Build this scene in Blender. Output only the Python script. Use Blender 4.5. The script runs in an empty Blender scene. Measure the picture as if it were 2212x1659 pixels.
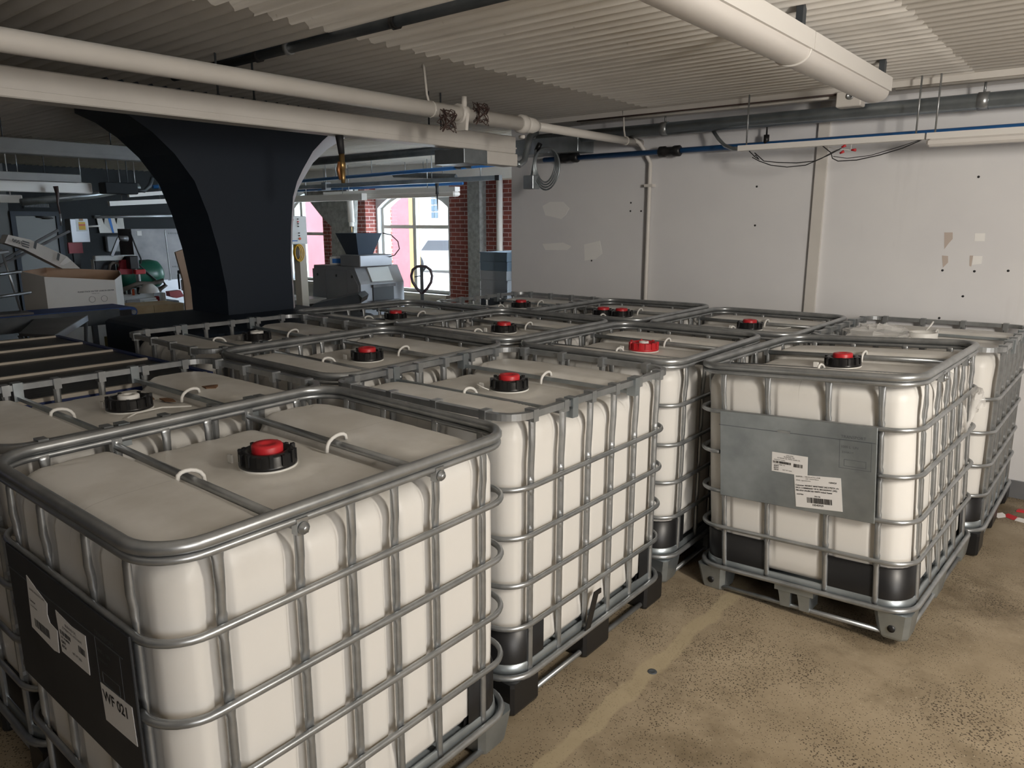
import bpy, math, random
from mathutils import Vector, Matrix
random.seed(7)
PI = math.pi
COL = bpy.context.scene.collection
# ------------------------------------------------------------------ camera model (building axes: X along the white wall, Y towards it)
CZ = 1.803; FPX = 1603.45; PITCH = math.radians(12.203); TH = math.radians(50.6); W, H = 2212, 1659
_fw = Vector((-math.cos(TH)*math.cos(PITCH), math.sin(TH)*math.cos(PITCH), -math.sin(PITCH)))
_rt = Vector((math.sin(TH), math.cos(TH), 0)); _up = _rt.cross(_fw)
EYE = Vector((0, 0, CZ))
def ray(x, y): return _fw*FPX + _rt*(x-W/2) - _up*(y-H/2)
def onX(x, y, X): d = ray(x, y); return EYE + d*(X/d.x)
def onY(x, y, Y): d = ray(x, y); return EYE + d*(Y/d.y)
def onZ(x, y, Z): d = ray(x, y); return EYE + d*((Z-CZ)/d.z)

# ------------------------------------------------------------------ materials
def mat(name, col, rough=.5, metal=0., spec=.5):
    m = bpy.data.materials.new(name); m.use_nodes = True
    b = m.node_tree.nodes['Principled BSDF']
    b.inputs['Base Color'].default_value = (*col, 1); b.inputs['Roughness'].default_value = rough
    b.inputs['Metallic'].default_value = metal; b.inputs['Specular IOR Level'].default_value = spec
    return m
class N:
    """small node-tree helper"""
    def __init__(s, m): s.m = m; s.t = m.node_tree; s.b = s.t.nodes.get('Principled BSDF')
    def new(s, typ, **kw):
        n = s.t.nodes.new(typ)
        for k, v in kw.items(): setattr(n, k, v)
        return n
    def link(s, a, b): s.t.links.new(a, b)
    def co(s, out='Object', scale=(1,1,1)):
        tc = s.new('ShaderNodeTexCoord'); mp = s.new('ShaderNodeMapping'); mp.inputs['Scale'].default_value = scale
        s.link(tc.outputs[out], mp.inputs['Vector']); return mp.outputs['Vector']
    def noise(s, vec, scale, detail=4, rough=.55):
        n = s.new('ShaderNodeTexNoise'); n.inputs['Scale'].default_value = scale; n.inputs['Detail'].default_value = detail
        n.inputs['Roughness'].default_value = rough; s.link(vec, n.inputs['Vector']); return n.outputs['Fac']
    def ramp(s, fac, stops):
        r = s.new('ShaderNodeValToRGB'); e = r.color_ramp.elements
        while len(e) < len(stops): e.new(.5)
        for k, (p, c) in enumerate(stops): e[k].position = p; e[k].color = (*c, 1) if len(c) == 3 else c
        s.link(fac, r.inputs['Fac']); return r.outputs['Color']
    def mix(s, fac, a, b, mode='MIX'):
        n = s.new('ShaderNodeMix', data_type='RGBA', blend_type=mode)
        for sock, v in ((n.inputs['Factor'], fac), (n.inputs['A'], a), (n.inputs['B'], b)):
            if hasattr(v, 'is_output'): s.link(v, sock)
            elif isinstance(v, tuple): sock.default_value = (*v, 1)
            else: sock.default_value = v
        return n.outputs['Result']
    def math(s, op, a, b=None, c=None):
        n = s.new('ShaderNodeMath', operation=op)
        for i, v in enumerate((a, b, c)):
            if v is None: continue
            if hasattr(v, 'is_output'): s.link(v, n.inputs[i])
            else: n.inputs[i].default_value = v
        return n.outputs[0]
    def bump(s, h, strength=.2, dist=.01):
        b = s.new('ShaderNodeBump'); b.inputs['Strength'].default_value = strength; b.inputs['Distance'].default_value = dist
        s.link(h, b.inputs['Height']); s.link(b.outputs['Normal'], s.b.inputs['Normal'])
    def base(s, c): s.link(c, s.b.inputs['Base Color'])
    def rough(s, c): s.link(c, s.b.inputs['Roughness'])

def noisy(name, c1, c2, scale=6, rough=.5, metal=0., spec=.5, bump=0., lo=.35, hi=.65):
    m = mat(name, c1, rough, metal, spec); n = N(m); f = n.noise(n.co(), scale)
    n.base(n.ramp(f, [(lo, c1), (hi, c2)]))
    if bump: n.bump(n.noise(n.co(), scale*6), bump, .004)
    return m
M = {}
M['steel'] = noisy('galvanised_tube', (.30,.315,.325), (.45,.465,.475), 9, .33, .74)
M['steel_sheet'] = noisy('galvanised_sheet', (.30,.335,.355), (.44,.485,.51), 5, .36, .78)
M['steel_dark'] = noisy('dark_conduit', (.05,.06,.07), (.09,.10,.11), 5, .5, .3)
M['plate_dark'] = noisy('charcoal_plate', (.022,.025,.030), (.034,.037,.042), 4, .55)
M['black'] = mat('black_plastic', (.012,.012,.013), .38)
M['black_cap'] = mat('black_cap', (.010,.010,.011), .30)
M['red'] = mat('red_plastic', (.55,.022,.03), .42)
M['white_plastic'] = mat('white_plastic', (.80,.79,.76), .45)
M['paper'] = mat('label_paper', (.74,.73,.72), .7)
M['ink'] = mat('print_ink', (.02,.02,.022), .7)
M['embossed'] = mat('embossed_metal', (.16,.18,.20), .45, .6)
M['embossed_dark'] = mat('embossed_dark', (.075,.085,.095), .5)
M['white_paint'] = noisy('white_painted_metal', (.66,.63,.59), (.72,.69,.65), 3, .42)
M['fixture'] = mat('white_fixture', (.76,.74,.71), .38)
M['lens'] = mat('fixture_lens', (.72,.69,.66), .35)
M['blue_pipe'] = mat('blue_pipe', (.025,.13,.36), .38)
M['navy'] = mat('navy_paint', (.010,.018,.032), .6)
M['dark_wall'] = noisy('dark_wall', (.014,.017,.020), (.020,.024,.028), 1.2, .7, 0, .25)
M['rubber'] = mat('dark_rubber', (.02,.02,.022), .6)
M['brass'] = mat('brass', (.45,.30,.13), .35, .9)
M['cardboard'] = noisy('brown_cardboard', (.36,.23,.15), (.42,.28,.19), 3, .8)
M['white_card'] = noisy('white_cardboard', (.58,.57,.55), (.66,.65,.63), 2, .75)
M['stainless'] = noisy('stainless', (.07,.07,.074), (.13,.128,.13), 2.5, .45, .6)
M['machine_grey'] = noisy('machine_grey', (.27,.28,.30), (.33,.34,.36), 2, .38, .55)
M['machine_dark'] = mat('machine_dark', (.03,.035,.04), .45)
M['machine_white'] = mat('machine_white', (.66,.70,.71), .4)
M['red_dark'] = mat('machine_red', (.33,.02,.035), .45)
M['green'] = mat('green_tank', (.012,.10,.065), .35)
M['hose'] = mat('grey_hose', (.16,.14,.12), .6)
M['belt_blue'] = mat('belt_blue', (.04,.075,.21), .6, 0, .2)
M['dimmed_white'] = noisy('dimmed_white_metal', (.26,.26,.26), (.32,.32,.315), 3, .5)  # white paint in a darker copy, dimness of the far trunking put into the colour
M['blue_frame'] = mat('blue_frame', (.008,.022,.10), .5)
M['wood'] = noisy('raw_wood', (.42,.30,.16), (.52,.39,.23), 5, .8)
M['yellow_board'] = noisy('yellow_board', (.24,.21,.07), (.30,.26,.10), 4, .8)
M['yellow'] = mat('yellow_plastic', (.70,.42,.02), .5)
M['orange'] = mat('orange_red', (.75,.12,.04), .5)
M['concrete'] = noisy('bare_concrete', (.22,.22,.21), (.33,.325,.31), 14, .85, 0, .3, .3)
M['brown_wire'] = mat('brown_wire', (.06,.035,.03), .5)
M['tray_blue'] = mat('tray_blue_grey', (.14,.19,.24), .5)
M['tray_grey'] = mat('tray_grey', (.34,.36,.38), .5)
M['tray_dark'] = mat('tray_dark', (.055,.065,.08), .5)
M['leaf'] = mat('dry_debris', (.16,.085,.045), .8)
M['frame_white'] = mat('window_frame', (.62,.60,.55), .5)
M['tape_white'] = mat('tape_white', (.8,.78,.76), .5)
M['tape_red'] = mat('tape_red', (.6,.03,.04), .5)
M['blue_label'] = mat('blue_print', (.03,.16,.5), .6)

def tank_material():
    m = mat('white_tank_plastic', (.76,.73,.68), .42, 0, .4); n = N(m); v = n.co()
    f = n.noise(v, 3.2, 5); g = n.noise(v, 26, 3)
    clean = n.mix(n.math('MULTIPLY', g, .25), (.76,.745,.715), (.71,.69,.65))
    sep = n.new('ShaderNodeSeparateXYZ'); tc = n.new('ShaderNodeTexCoord'); n.link(tc.outputs['Object'], sep.inputs[0])
    top = n.new('ShaderNodeMapRange'); n.link(sep.outputs['Z'], top.inputs['Value'])
    top.inputs['From Min'].default_value = 1.0; top.inputs['From Max'].default_value = 1.075
    stain = n.math('MULTIPLY', n.ramp(f, [(.42,(0,0,0)),(.62,(1,1,1))]), n.math('MULTIPLY', top.outputs[0], .62))
    c = n.mix(stain, clean, (.53,.505,.455))
    # moulding line along the middle of the end pads
    ln = n.math('LESS_THAN', n.math('ABSOLUTE', sep.outputs['X']), .0016)
    far = n.math('GREATER_THAN', n.math('ABSOLUTE', sep.outputs['Y']), .27)
    c = n.mix(n.math('MULTIPLY', n.math('MULTIPLY', n.math('MULTIPLY', ln, far), top.outputs[0]), .45), c, (.40,.38,.35))
    n.base(c); n.bump(n.noise(v, 60, 2), .05, .002)
    n.b.inputs['Subsurface Weight'].default_value = 0
    return m
M['tank'] = tank_material()

def floor_material():
    m = mat('worn_concrete_floor', (.3,.25,.18), .55, 0, .35); n = N(m); v = n.co()
    big = n.noise(v, .9, 6, .6); mid = n.noise(v, 4.5, 5); fine = n.noise(v, 55, 3)
    c = n.ramp(big, [(.30,(.23,.175,.105)), (.52,(.335,.268,.183)), (.72,(.42,.345,.245))])
    c = n.mix(n.ramp(mid, [(.40,(0,0,0)),(.70,(.5,.5,.5))]), c, (.165,.122,.074))
    c = n.mix(n.math('MULTIPLY', fine, .35), c, (.45,.38,.27))
    st = n.noise(v, 1.7, 7, .68); c = n.mix(n.ramp(st, [(.50,(0,0,0)),(.66,(.75,.75,.75))]), c, (.14,.105,.062))
    vo = n.new('ShaderNodeTexVoronoi'); vo.inputs['Scale'].default_value = 105; n.link(v, vo.inputs['Vector'])
    dens = n.noise(v, 2.3, 3)
    thr = n.math('MULTIPLY', n.math('SUBTRACT', dens, .20), .78)
    pit = n.ramp(n.math('SUBTRACT', vo.outputs['Distance'], thr), [(.0,(1,1,1)),(.05,(0,0,0))])
    c = n.mix(n.math('MULTIPLY', pit, .88), c, (.050,.036,.022))
    vo2 = n.new('ShaderNodeTexVoronoi'); vo2.inputs['Scale'].default_value = 23; n.link(v, vo2.inputs['Vector'])
    c = n.mix(n.ramp(vo2.outputs['Distance'], [(.035,(.8,.8,.8)),(.06,(0,0,0))]), c, (.62,.55,.44))
    # filled joint running away from the viewer
    sep = n.new('ShaderNodeSeparateXYZ'); n.link(v, sep.inputs[0])
    wob = n.math('MULTIPLY', n.math('SUBTRACT', n.noise(v, 5, 4), .5), .10)
    d = n.math('ABSOLUTE', n.math('ADD', n.math('ADD', sep.outputs['X'], 1.30), wob))
    joint = n.math('MULTIPLY', n.ramp(d, [(.030,(1,1,1)),(.044,(0,0,0))]), n.math('LESS_THAN', sep.outputs['Y'], 3.6))
    c = n.mix(n.math('MULTIPLY', joint, .65), c, (.44,.365,.235))
    n.base(c)
    n.rough(n.math('ADD', .42, n.math('MULTIPLY', mid, .3)))
    n.bump(n.math('SUBTRACT', fine, pit), .35, .004)
    return m
M['floor'] = floor_material()

def ceiling_material():
    m = mat('painted_corrugated_deck', (.60,.57,.52), .6, 0, .3); n = N(m); v = n.co(scale=(.35,1,1))
    f = n.noise(v, 5, 6, .65); g = n.noise(n.co(), 30, 3)
    c = n.ramp(f, [(.30,(.575,.55,.51)), (.52,(.62,.595,.555)), (.75,(.65,.63,.59))])
    spots = n.ramp(n.noise(n.co(), 17, 2, .4), [(.74,(0,0,0)),(.80,(1,1,1))])
    c = n.mix(n.math('MULTIPLY', spots, .5), c, (.20,.17,.14))
    n.base(c); n.bump(g, .15, .004); return m
M['ceiling'] = ceiling_material()

def wall_material():
    m = mat('white_wall_paint', (.76,.755,.765), .7, 0, .3); n = N(m); v = n.co()
    f = n.noise(v, 1.3, 4); s = n.noise(n.co(scale=(3,1,.4)), 2.5, 5)
    c = n.ramp(f, [(.35,(.735,.73,.745)), (.65,(.785,.78,.785))])
    c = n.mix(n.math('MULTIPLY', n.ramp(s, [(.62,(0,0,0)),(.78,(1,1,1))]), .25), c, (.60,.59,.59))
    n.base(c); n.bump(n.noise(v, 120, 2), .06, .002); return m
M['wall'] = wall_material()
M['patch'] = mat('filler_patch', (.90,.89,.87), .75)
M['bare_patch'] = mat('bare_plaster', (.55,.47,.42), .8)

def brick_material():
    m = mat('red_brick', (.3,.08,.06), .85, 0, .2); n = N(m); v = n.co()
    sep = n.new('ShaderNodeSeparateXYZ'); n.link(v, sep.inputs[0]); cb = n.new('ShaderNodeCombineXYZ')
    n.link(n.math('ADD', sep.outputs['X'], sep.outputs['Y']), cb.inputs['X']); n.link(sep.outputs['Z'], cb.inputs['Y'])
    b = n.new('ShaderNodeTexBrick'); n.link(cb.outputs[0], b.inputs['Vector'])
    b.inputs['Color1'].default_value = (.27,.065,.05,1); b.inputs['Color2'].default_value = (.16,.045,.045,1)
    b.inputs['Mortar'].default_value = (.55,.48,.46,1); b.inputs['Scale'].default_value = 1
    b.inputs['Brick Width'].default_value = .205; b.inputs['Row Height'].default_value = .0665; b.inputs['Mortar Size'].default_value = .0055
    c = n.mix(n.math('MULTIPLY', n.noise(v, 9, 4), .45), b.outputs['Color'], (.34,.12,.09)); n.base(c)
    n.bump(b.outputs['Fac'], -.4, .006); return m
M['brick'] = brick_material()

def glass_material():
    m = bpy.data.materials.new('window_glass'); m.use_nodes = True; t = m.node_tree; t.nodes.clear()
    o = t.nodes.new('ShaderNodeOutputMaterial'); a = t.nodes.new('ShaderNodeBsdfTransparent'); g = t.nodes.new('ShaderNodeBsdfGlossy')
    g.inputs['Roughness'].default_value = .02; a.inputs['Color'].default_value = (.95,.97,.97,1)
    x = t.nodes.new('ShaderNodeMixShader'); x.inputs[0].default_value = .06
    t.links.new(a.outputs[0], x.inputs[1]); t.links.new(g.outputs[0], x.inputs[2]); t.links.new(x.outputs[0], o.inputs[0]); return m
M['glass'] = glass_material()
def film_material():
    m = bpy.data.materials.new('clear_film'); m.use_nodes = True; t = m.node_tree; t.nodes.clear()
    o = t.nodes.new('ShaderNodeOutputMaterial'); a = t.nodes.new('ShaderNodeBsdfTransparent'); g = t.nodes.new('ShaderNodeBsdfPrincipled')
    g.inputs['Roughness'].default_value = .12; g.inputs['Base Color'].default_value = (.85,.84,.82,1)
    x = t.nodes.new('ShaderNodeMixShader'); x.inputs[0].default_value = .42
    t.links.new(a.outputs[0], x.inputs[1]); t.links.new(g.outputs[0], x.inputs[2]); t.links.new(x.outputs[0], o.inputs[0]); return m
M['film'] = film_material()

# ------------------------------------------------------------------ mesh helpers
def frames(pts, closed):
    n = len(pts); T = []
    for i in range(n):
        a = pts[i-1] if (i > 0 or closed) else pts[i]; b = pts[(i+1) % n] if (i < n-1 or closed) else pts[i]
        T.append((b-a).normalized())
    u = T[0].orthogonal().normalized()
    if abs(T[0].z) < .9: u = (Vector((0,0,1)) - T[0]*T[0].z).normalized()
    out = []
    for i in range(n):
        u = (u - T[i]*u.dot(T[i])); u = u.normalized() if u.length > 1e-6 else T[i].orthogonal().normalized()
        out.append((u.copy(), T[i].cross(u)))
    return out
class MB:
    def __init__(s): s.v = []; s.f = []; s.flat = set()
    def add(s, vs, fs, flat=False):
        o = len(s.v); s.v += [tuple(p) for p in vs]
        for f in fs:
            if flat: s.flat.add(len(s.f))
            s.f.append(tuple(i+o for i in f))
        return s
    def tube(s, pts, r, n=8, closed=False, ry=None, rot=0.):
        pts = [Vector(p) for p in pts]; fr = frames(pts, closed); vs = []; fs = []
        for k, (p, (a, b)) in enumerate(zip(pts, fr)):
            rr = r[k] if isinstance(r, (list, tuple)) else r; r2 = rr if ry is None else (ry[k] if isinstance(ry, (list, tuple)) else ry)
            for j in range(n):
                t = 2*PI*j/n + rot; vs.append(p + a*(math.cos(t)*rr) + b*(math.sin(t)*r2))
        m = len(pts)
        for i in range(m if closed else m-1):
            for j in range(n):
                q = (i+1) % m; fs.append((i*n+j, i*n+(j+1) % n, q*n+(j+1) % n, q*n+j))
        s.add(vs, fs, n <= 4)
        if not closed:
            o = len(s.v) - len(vs)
            s.flat.add(len(s.f)); s.f.append(tuple(o+j for j in reversed(range(n))))
            s.flat.add(len(s.f)); s.f.append(tuple(o+(m-1)*n+j for j in range(n)))
        return s
    def box(s, lo, hi, M4=None):
        x0,y0,z0 = lo; x1,y1,z1 = hi
        vs = [Vector(p) for p in ((x0,y0,z0),(x1,y0,z0),(x1,y1,z0),(x0,y1,z0),(x0,y0,z1),(x1,y0,z1),(x1,y1,z1),(x0,y1,z1))]
        if M4 is not None: vs = [M4 @ p for p in vs]
        return s.add(vs, [(0,3,2,1),(4,5,6,7),(0,1,5,4),(1,2,6,5),(2,3,7,6),(3,0,4,7)], True)
    def bbox(s, lo, hi, b=.01):
        """box with bevelled vertical and top edges"""
        x0,y0,z0 = lo; x1,y1,z1 = hi; b = min(b, (x1-x0)*.45, (y1-y0)*.45, (z1-z0)*.45)
        rings = []
        for z, i in ((z0, b), (z0+b, 0), (z1-b, 0), (z1, b)):
            c = b
            rings.append([(x0+i+c,y0+i,z),(x1-i-c,y0+i,z),(x1-i,y0+i+c,z),(x1-i,y1-i-c,z),(x1-i-c,y1-i,z),(x0+i+c,y1-i,z),(x0+i,y1-i-c,z),(x0+i,y0+i+c,z)])
        vs = [p for r in rings for p in r]; fs = []
        for k in range(3):
            for j in range(8): fs.append((k*8+j, k*8+(j+1) % 8, k*8+8+(j+1) % 8, k*8+8+j))
        fs.append(tuple(reversed(range(8)))); fs.append(tuple(range(24, 32)))
        return s.add(vs, fs, True)
    def prism(s, poly, d, flip=False):
        """polygon (list of Vector) extruded by the vector d"""
        poly = [Vector(p) for p in poly]; d = Vector(d); n = len(poly)
        vs = poly + [p+d for p in poly]
        fs = [tuple(reversed(range(n))), tuple(range(n, 2*n))] + [(i, (i+1) % n, n+(i+1) % n, n+i) for i in range(n)]
        nor = Vector((0,0,0))
        for i in range(n): nor += poly[i].cross(poly[(i+1) % n])
        if nor.dot(d) < 0: fs = [tuple(reversed(f)) for f in fs]
        return s.add(vs, fs, True)
    def lathe(s, prof, n=24, c=(0,0,0), flat=False):
        vs = []; fs = []; c = Vector(c)
        for r, z in prof:
            for j in range(n): t = 2*PI*j/n; vs.append(c + Vector((r*math.cos(t), r*math.sin(t), z)))
        for i in range(len(prof)-1):
            for j in range(n): fs.append((i*n+j, i*n+(j+1) % n, (i+1)*n+(j+1) % n, (i+1)*n+j))
        return s.add(vs, fs, flat)
    def mesh(s, name, m, smooth=True):
        me = bpy.data.meshes.new(name); me.from_pydata(s.v, [], s.f); me.materials.append(m)
        if smooth:
            for i, p in enumerate(me.polygons): p.use_smooth = i not in s.flat
        me.update(); return me
    def obj(s, name, m, parent=None, smooth=True): return link(name, s.mesh(name, m, smooth), parent)
def link(name, me, parent=None, loc=(0,0,0)):
    o = bpy.data.objects.new(name, me); COL.objects.link(o); o.location = loc
    if parent is not None: o.parent = parent
    return o
def tag(o, label, cat, group=None, kind=None):
    o['label'] = label; o['category'] = cat
    if group: o['group'] = group
    if kind: o['kind'] = kind
    return o
def struct(o): o['kind'] = 'structure'; return o
def thing(name, label, cat, loc=(0,0,0), rz=0., group=None):
    o = bpy.data.objects.new(name, None); COL.objects.link(o); o.location = loc; o.rotation_euler = (0,0,rz); o.empty_display_size = .1
    return tag(o, label, cat, group)
def box(lo, hi): return MB().box(lo, hi)
def tube(pts, r, n=8, **k): return MB().tube(pts, r, n, **k)
def rrect(hx, hy, r, z, k=6):
    out = []
    for cx, cy, a0 in ((hx-r,hy-r,0),(-hx+r,hy-r,PI/2),(-hx+r,-hy+r,PI),(hx-r,-hy+r,3*PI/2)):
        for i in range(k+1):
            a = a0 + PI/2*i/k; out.append(Vector((cx+r*math.cos(a), cy+r*math.sin(a), z)))
    return out
def text_into(mb, s, size, fn, spacing=1., bold=0.):
    """lay flat lettering; fn maps (u, v) in the label's plane to a 3-D point"""
    cu = bpy.data.curves.new('lettering', 'FONT'); cu.body = s; cu.size = size; cu.resolution_u = 2; cu.space_character = spacing; cu.offset = bold
    o = bpy.data.objects.new('lettering', cu); COL.objects.link(o)
    dg = bpy.context.evaluated_depsgraph_get(); dg.update(); ev = o.evaluated_get(dg); me = ev.to_mesh()
    vs = [fn(v.co.x, v.co.y) for v in me.vertices]; fs = [tuple(p.vertices) for p in me.polygons]
    wd = max([v.co.x for v in me.vertices] or [0]); ev.to_mesh_clear()
    bpy.data.objects.remove(o); bpy.data.curves.remove(cu); mb.add(vs, fs, True); return wd
def smooth01(a, b, x):
    t = max(0., min(1., (x-a)/(b-a))); return t*t*(3-2*t)

# ------------------------------------------------------------------ the bulk totes
BARS = {'round': dict(long=(-.445,-.235,-.075,.075,.235,.445), short=(-.35,-.135,.135,.35)),
        'profile': dict(long=(-.47,-.28,-.09,.09,.28,.47), short=(-.36,-.12,.12,.36))}
RAILS = {'round': (.930, .730, .534, .350), 'profile': (.875, .690, .505, .335)}
BASE = {'round': .140, 'profile': .134}
BARY = .235
def tank_mesh(kind):
    hx, hy, r = .468, .568, .115; per = []
    def seg(a, b, nx, ny, n):
        for i in range(n): t = i/n; per.append((a[0]+(b[0]-a[0])*t, a[1]+(b[1]-a[1])*t, nx, ny))
    def arc(cx, cy, a0, n=9):
        for i in range(n): a = a0+PI/2*i/n; per.append((cx+r*math.cos(a), cy+r*math.sin(a), math.cos(a), math.sin(a)))
    seg((hx,-hy+r),(hx,hy-r),1,0,118); arc(hx-r,hy-r,0); seg((hx-r,hy),(-hx+r,hy),0,1,92); arc(-hx+r,hy-r,PI/2)
    seg((-hx,hy-r),(-hx,-hy+r),-1,0,118); arc(-hx+r,-hy+r,PI); seg((-hx+r,-hy),(hx-r,-hy),0,-1,92); arc(hx-r,-hy+r,3*PI/2)
    B = BARS[kind]; n = len(per)
    def groove(p):
        x, y, nx, ny = p
        q, L = (y, B['long']) if abs(nx) > .9 else (x, B['short']) if abs(ny) > .9 else (99, ())
        return (.024 if abs(nx) > .9 else .008)*max([1-smooth01(.022, .042, abs(q-b)) for b in L] or [0])
    G = [groove(p) for p in per]; R = .062
    def h(x, y):
        a = abs(y); pad = smooth01(.225, .300, a)
        z = 1.074 + .044*pad - .014*math.exp(-((a-BARY)/.020)**2)
        z -= pad*.020*max(0, (a-.42)/.15)**2 + .010*(x/.47)**4
        d = math.hypot(x, y); z += .009*(1-smooth01(.10, .17, d))
        return z
    v = []; f = []
    def ring(fn):
        for i, p in enumerate(per): v.append(fn(i, p))
    # underside
    ring(lambda i, p: (p[0]*.5, p[1]*.5, .165)); ring(lambda i, p: (p[0]-p[2]*.05, p[1]-p[3]*.05, .165)); ring(lambda i, p: (p[0]-p[2]*.015, p[1]-p[3]*.015, .18))
    K = 18
    for k in range(K+1):
        t = k/K
        def fn(i, p, t=t):
            zt = h(p[0]*.97, p[1]*.97) - R; z = .205 + (zt-.205)*t
            g = G[i]*smooth01(.2, .34, z)*(1-.35*smooth01(.95, 1.04, z)) + .003*math.sin(PI*t)*-1
            return (p[0]-p[2]*g, p[1]-p[3]*g, z)
        ring(fn)
    for k in range(1, 8):
        th = PI/2*k/7; d = R*(1-math.cos(th))
        def fn(i, p, th=th, d=d):
            g = G[i]*.85*(1-.45*math.sin(th)); x = p[0]-p[2]*(d+g); y = p[1]-p[3]*(d+g)
            return (x, y, h(x, y) - R*(1-math.sin(th)))
        ring(fn)
    last = v[-n:]
    for k in range(1, 25):
        s = 1-k/25
        def fn(i, p, s=s):
            x, y = last[i][0]*s, last[i][1]*s
            return (x, y, h(x, y) - .011*G[i]/.024*s**34)
        ring(fn)
    m = len(v)//n
    for k in range(m-1):
        for j in range(n): f.append((k*n+j, k*n+(j+1) % n, (k+1)*n+(j+1) % n, (k+1)*n+j))
    f.append(tuple(range((m-1)*n, m*n))); f.append(tuple(reversed(range(n))))
    mb = MB(); mb.v = v; mb.f = f; return mb.mesh('tank_'+kind, M['tank'])
def bar_mesh(kind, normal):
    """upright tube, pinched where each rail is welded to it; stands at the origin, outer side along normal"""
    zs = [.135,.16,.19]; 
    for rz in sorted(RAILS[kind]): zs += [rz-.055, rz-.035, rz-.022, rz-.008, rz+.008, rz+.022, rz+.035, rz+.055]
    zs += [1.02, 1.06, 1.09, 1.108, 1.122]
    wr = []; dr = []
    for z in zs:
        d = min(abs(z-r) for r in RAILS[kind])
        w, t = (.0125, .0105)
        if d < .009: w, t = .0135, .0062
        elif .018 < d < .025: w, t = .0148, .0072
        elif .03 < d < .04: w, t = .0112, .0108
        if z > 1.1 or z < .14: w, t = .0165, .0045
        elif z > 1.05: w, t = .0145, .0085
        wr.append(w); dr.append(t)
    mb = MB(); vs = []; fs = []; nn = 8; a = Vector((0,0,1)).cross(Vector(normal)); b = Vector(normal)
    for z, w, t in zip(zs, wr, dr):
        sh = -.004 if z < 1.0 else 0
        if kind == 'profile': w, t = w*.98, .0125
        for j in range(nn):
            an = 2*PI*j/nn + (PI/8 if kind == 'profile' else 0)
            vs.append(a*(w*math.cos(an)) + b*(t*math.sin(an)+sh) + Vector((0,0,z)))
    for i in range(len(zs)-1):
        for j in range(nn): fs.append((i*nn+j, i*nn+(j+1) % nn, (i+1)*nn+(j+1) % nn, (i+1)*nn+j))
    fs += [tuple(reversed(range(nn))), tuple(range((len(zs)-1)*nn, len(zs)*nn))]
    mb.add(vs, fs, kind == 'profile')
    if kind == 'profile':                                             # pressed clip round the top rail
        w = .0145; A = a*w; p = b*.0195; q = b*-.0225
        mb.prism([A+q+Vector((0,0,1.115)), A+p+Vector((0,0,1.115)), A+p+Vector((0,0,1.160)), A+q+Vector((0,0,1.160))], a*(-2*w))
    return mb.mesh('upright_'+kind, M['steel'])
def guard_mesh(sx, sy, ex, ey):
    """black wrap round one lower tank corner, ex / ey long"""
    hx, hy, r = .476, .576, .115; pts = [(sx*(hx-ex), sy*hy)]
    for i in range(9):
        a = PI/2*i/8; pts.append((sx*(hx-r+r*math.sin(a)), sy*(hy-r+r*math.cos(a))))
    pts.append((sx*hx, sy*(hy-ey)))
    mb = MB(); n = len(pts); vs = []
    for z, k in ((.162,0),(.315,0),(.318,.008),(.162,.012)):
        for x, y in pts: vs.append((x-sx*k, y-sy*k, z))
    fs = []
    for q in range(3):
        for j in range(n-1):
            f = (q*n+j, q*n+j+1, q*n+n+j+1, q*n+n+j); fs.append(f if sx*sy < 0 else tuple(reversed(f)))
    mb.add(vs, fs); return mb.mesh('guard', M['black'])
def foot_mesh(kind, lx, ly):
    mb = MB()
    if lx == .09:
        for sx in (-1, 1):
            mb.prism([(sx*.045-.034,-ly,.128),(sx*.045+.034,-ly,.128),(sx*.045+.026,-ly*.9,.075),(sx*.045+.022,-ly*.8,.018),(sx*.045-.022,-ly*.8,.018),(sx*.045-.026,-ly*.9,.075)], (0,2*ly*.8,0))
        mb.prism([(-.09,-ly,.10),(.09,-ly,.10),(.09,-ly,.128),(-.09,-ly,.128)], (0,2*ly,0)); return mb.mesh('foot_mid', M['steel_sheet'])
    if kind == 'round':                                               # pressed steel foot, tapering to the runner
        a = [(-lx,-ly),(lx,-ly),(lx,ly),(-lx,ly)]
        def rg(s, z, c): 
            X, Y = lx*s, ly*s
            return [(-X+c,-Y,z),(X-c,-Y,z),(X,-Y+c,z),(X,Y-c,z),(X-c,Y,z),(-X+c,Y,z),(-X,Y-c,z),(-X,-Y+c,z)]
        rs = [rg(.72,.0,.02), rg(.80,.012,.02), rg(.84,.03,.02), rg(.96,.10,.02), rg(1.0,.128,.02)]
    else:
        def rg(s, z, c):
            X, Y = lx*s, ly*s
            return [(-X+c,-Y,z),(X-c,-Y,z),(X,-Y+c,z),(X,Y-c,z),(X-c,Y,z),(-X+c,Y,z),(-X,Y-c,z),(-X,-Y+c,z)]
        rs = [rg(.94,.0,.012), rg(1.0,.012,.012), rg(1.0,.115,.012), rg(.98,.128,.012)]
    vs = [p for r in rs for p in r]; fs = []
    for k in range(len(rs)-1):
        for j in range(8): fs.append((k*8+j, k*8+(j+1) % 8, k*8+8+(j+1) % 8, k*8+8+j))
    fs += [tuple(reversed(range(8))), tuple(range(len(vs)-8, len(vs)))]
    mb.add(vs, fs, True); return mb.mesh('foot_'+kind, M['steel_sheet'] if kind == 'round' else M['black'])
def arch(x, y, dx, dy, h, r, z0, z1):
    pts = []
    for i in range(9):
        a = PI*i/8; c = math.cos(a); pts.append((x-dx*c, y-dy*c, (z0+(z1-z0)*i/8) + h*math.sin(a)**.7))
    return tube(pts, r, 6)
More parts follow.
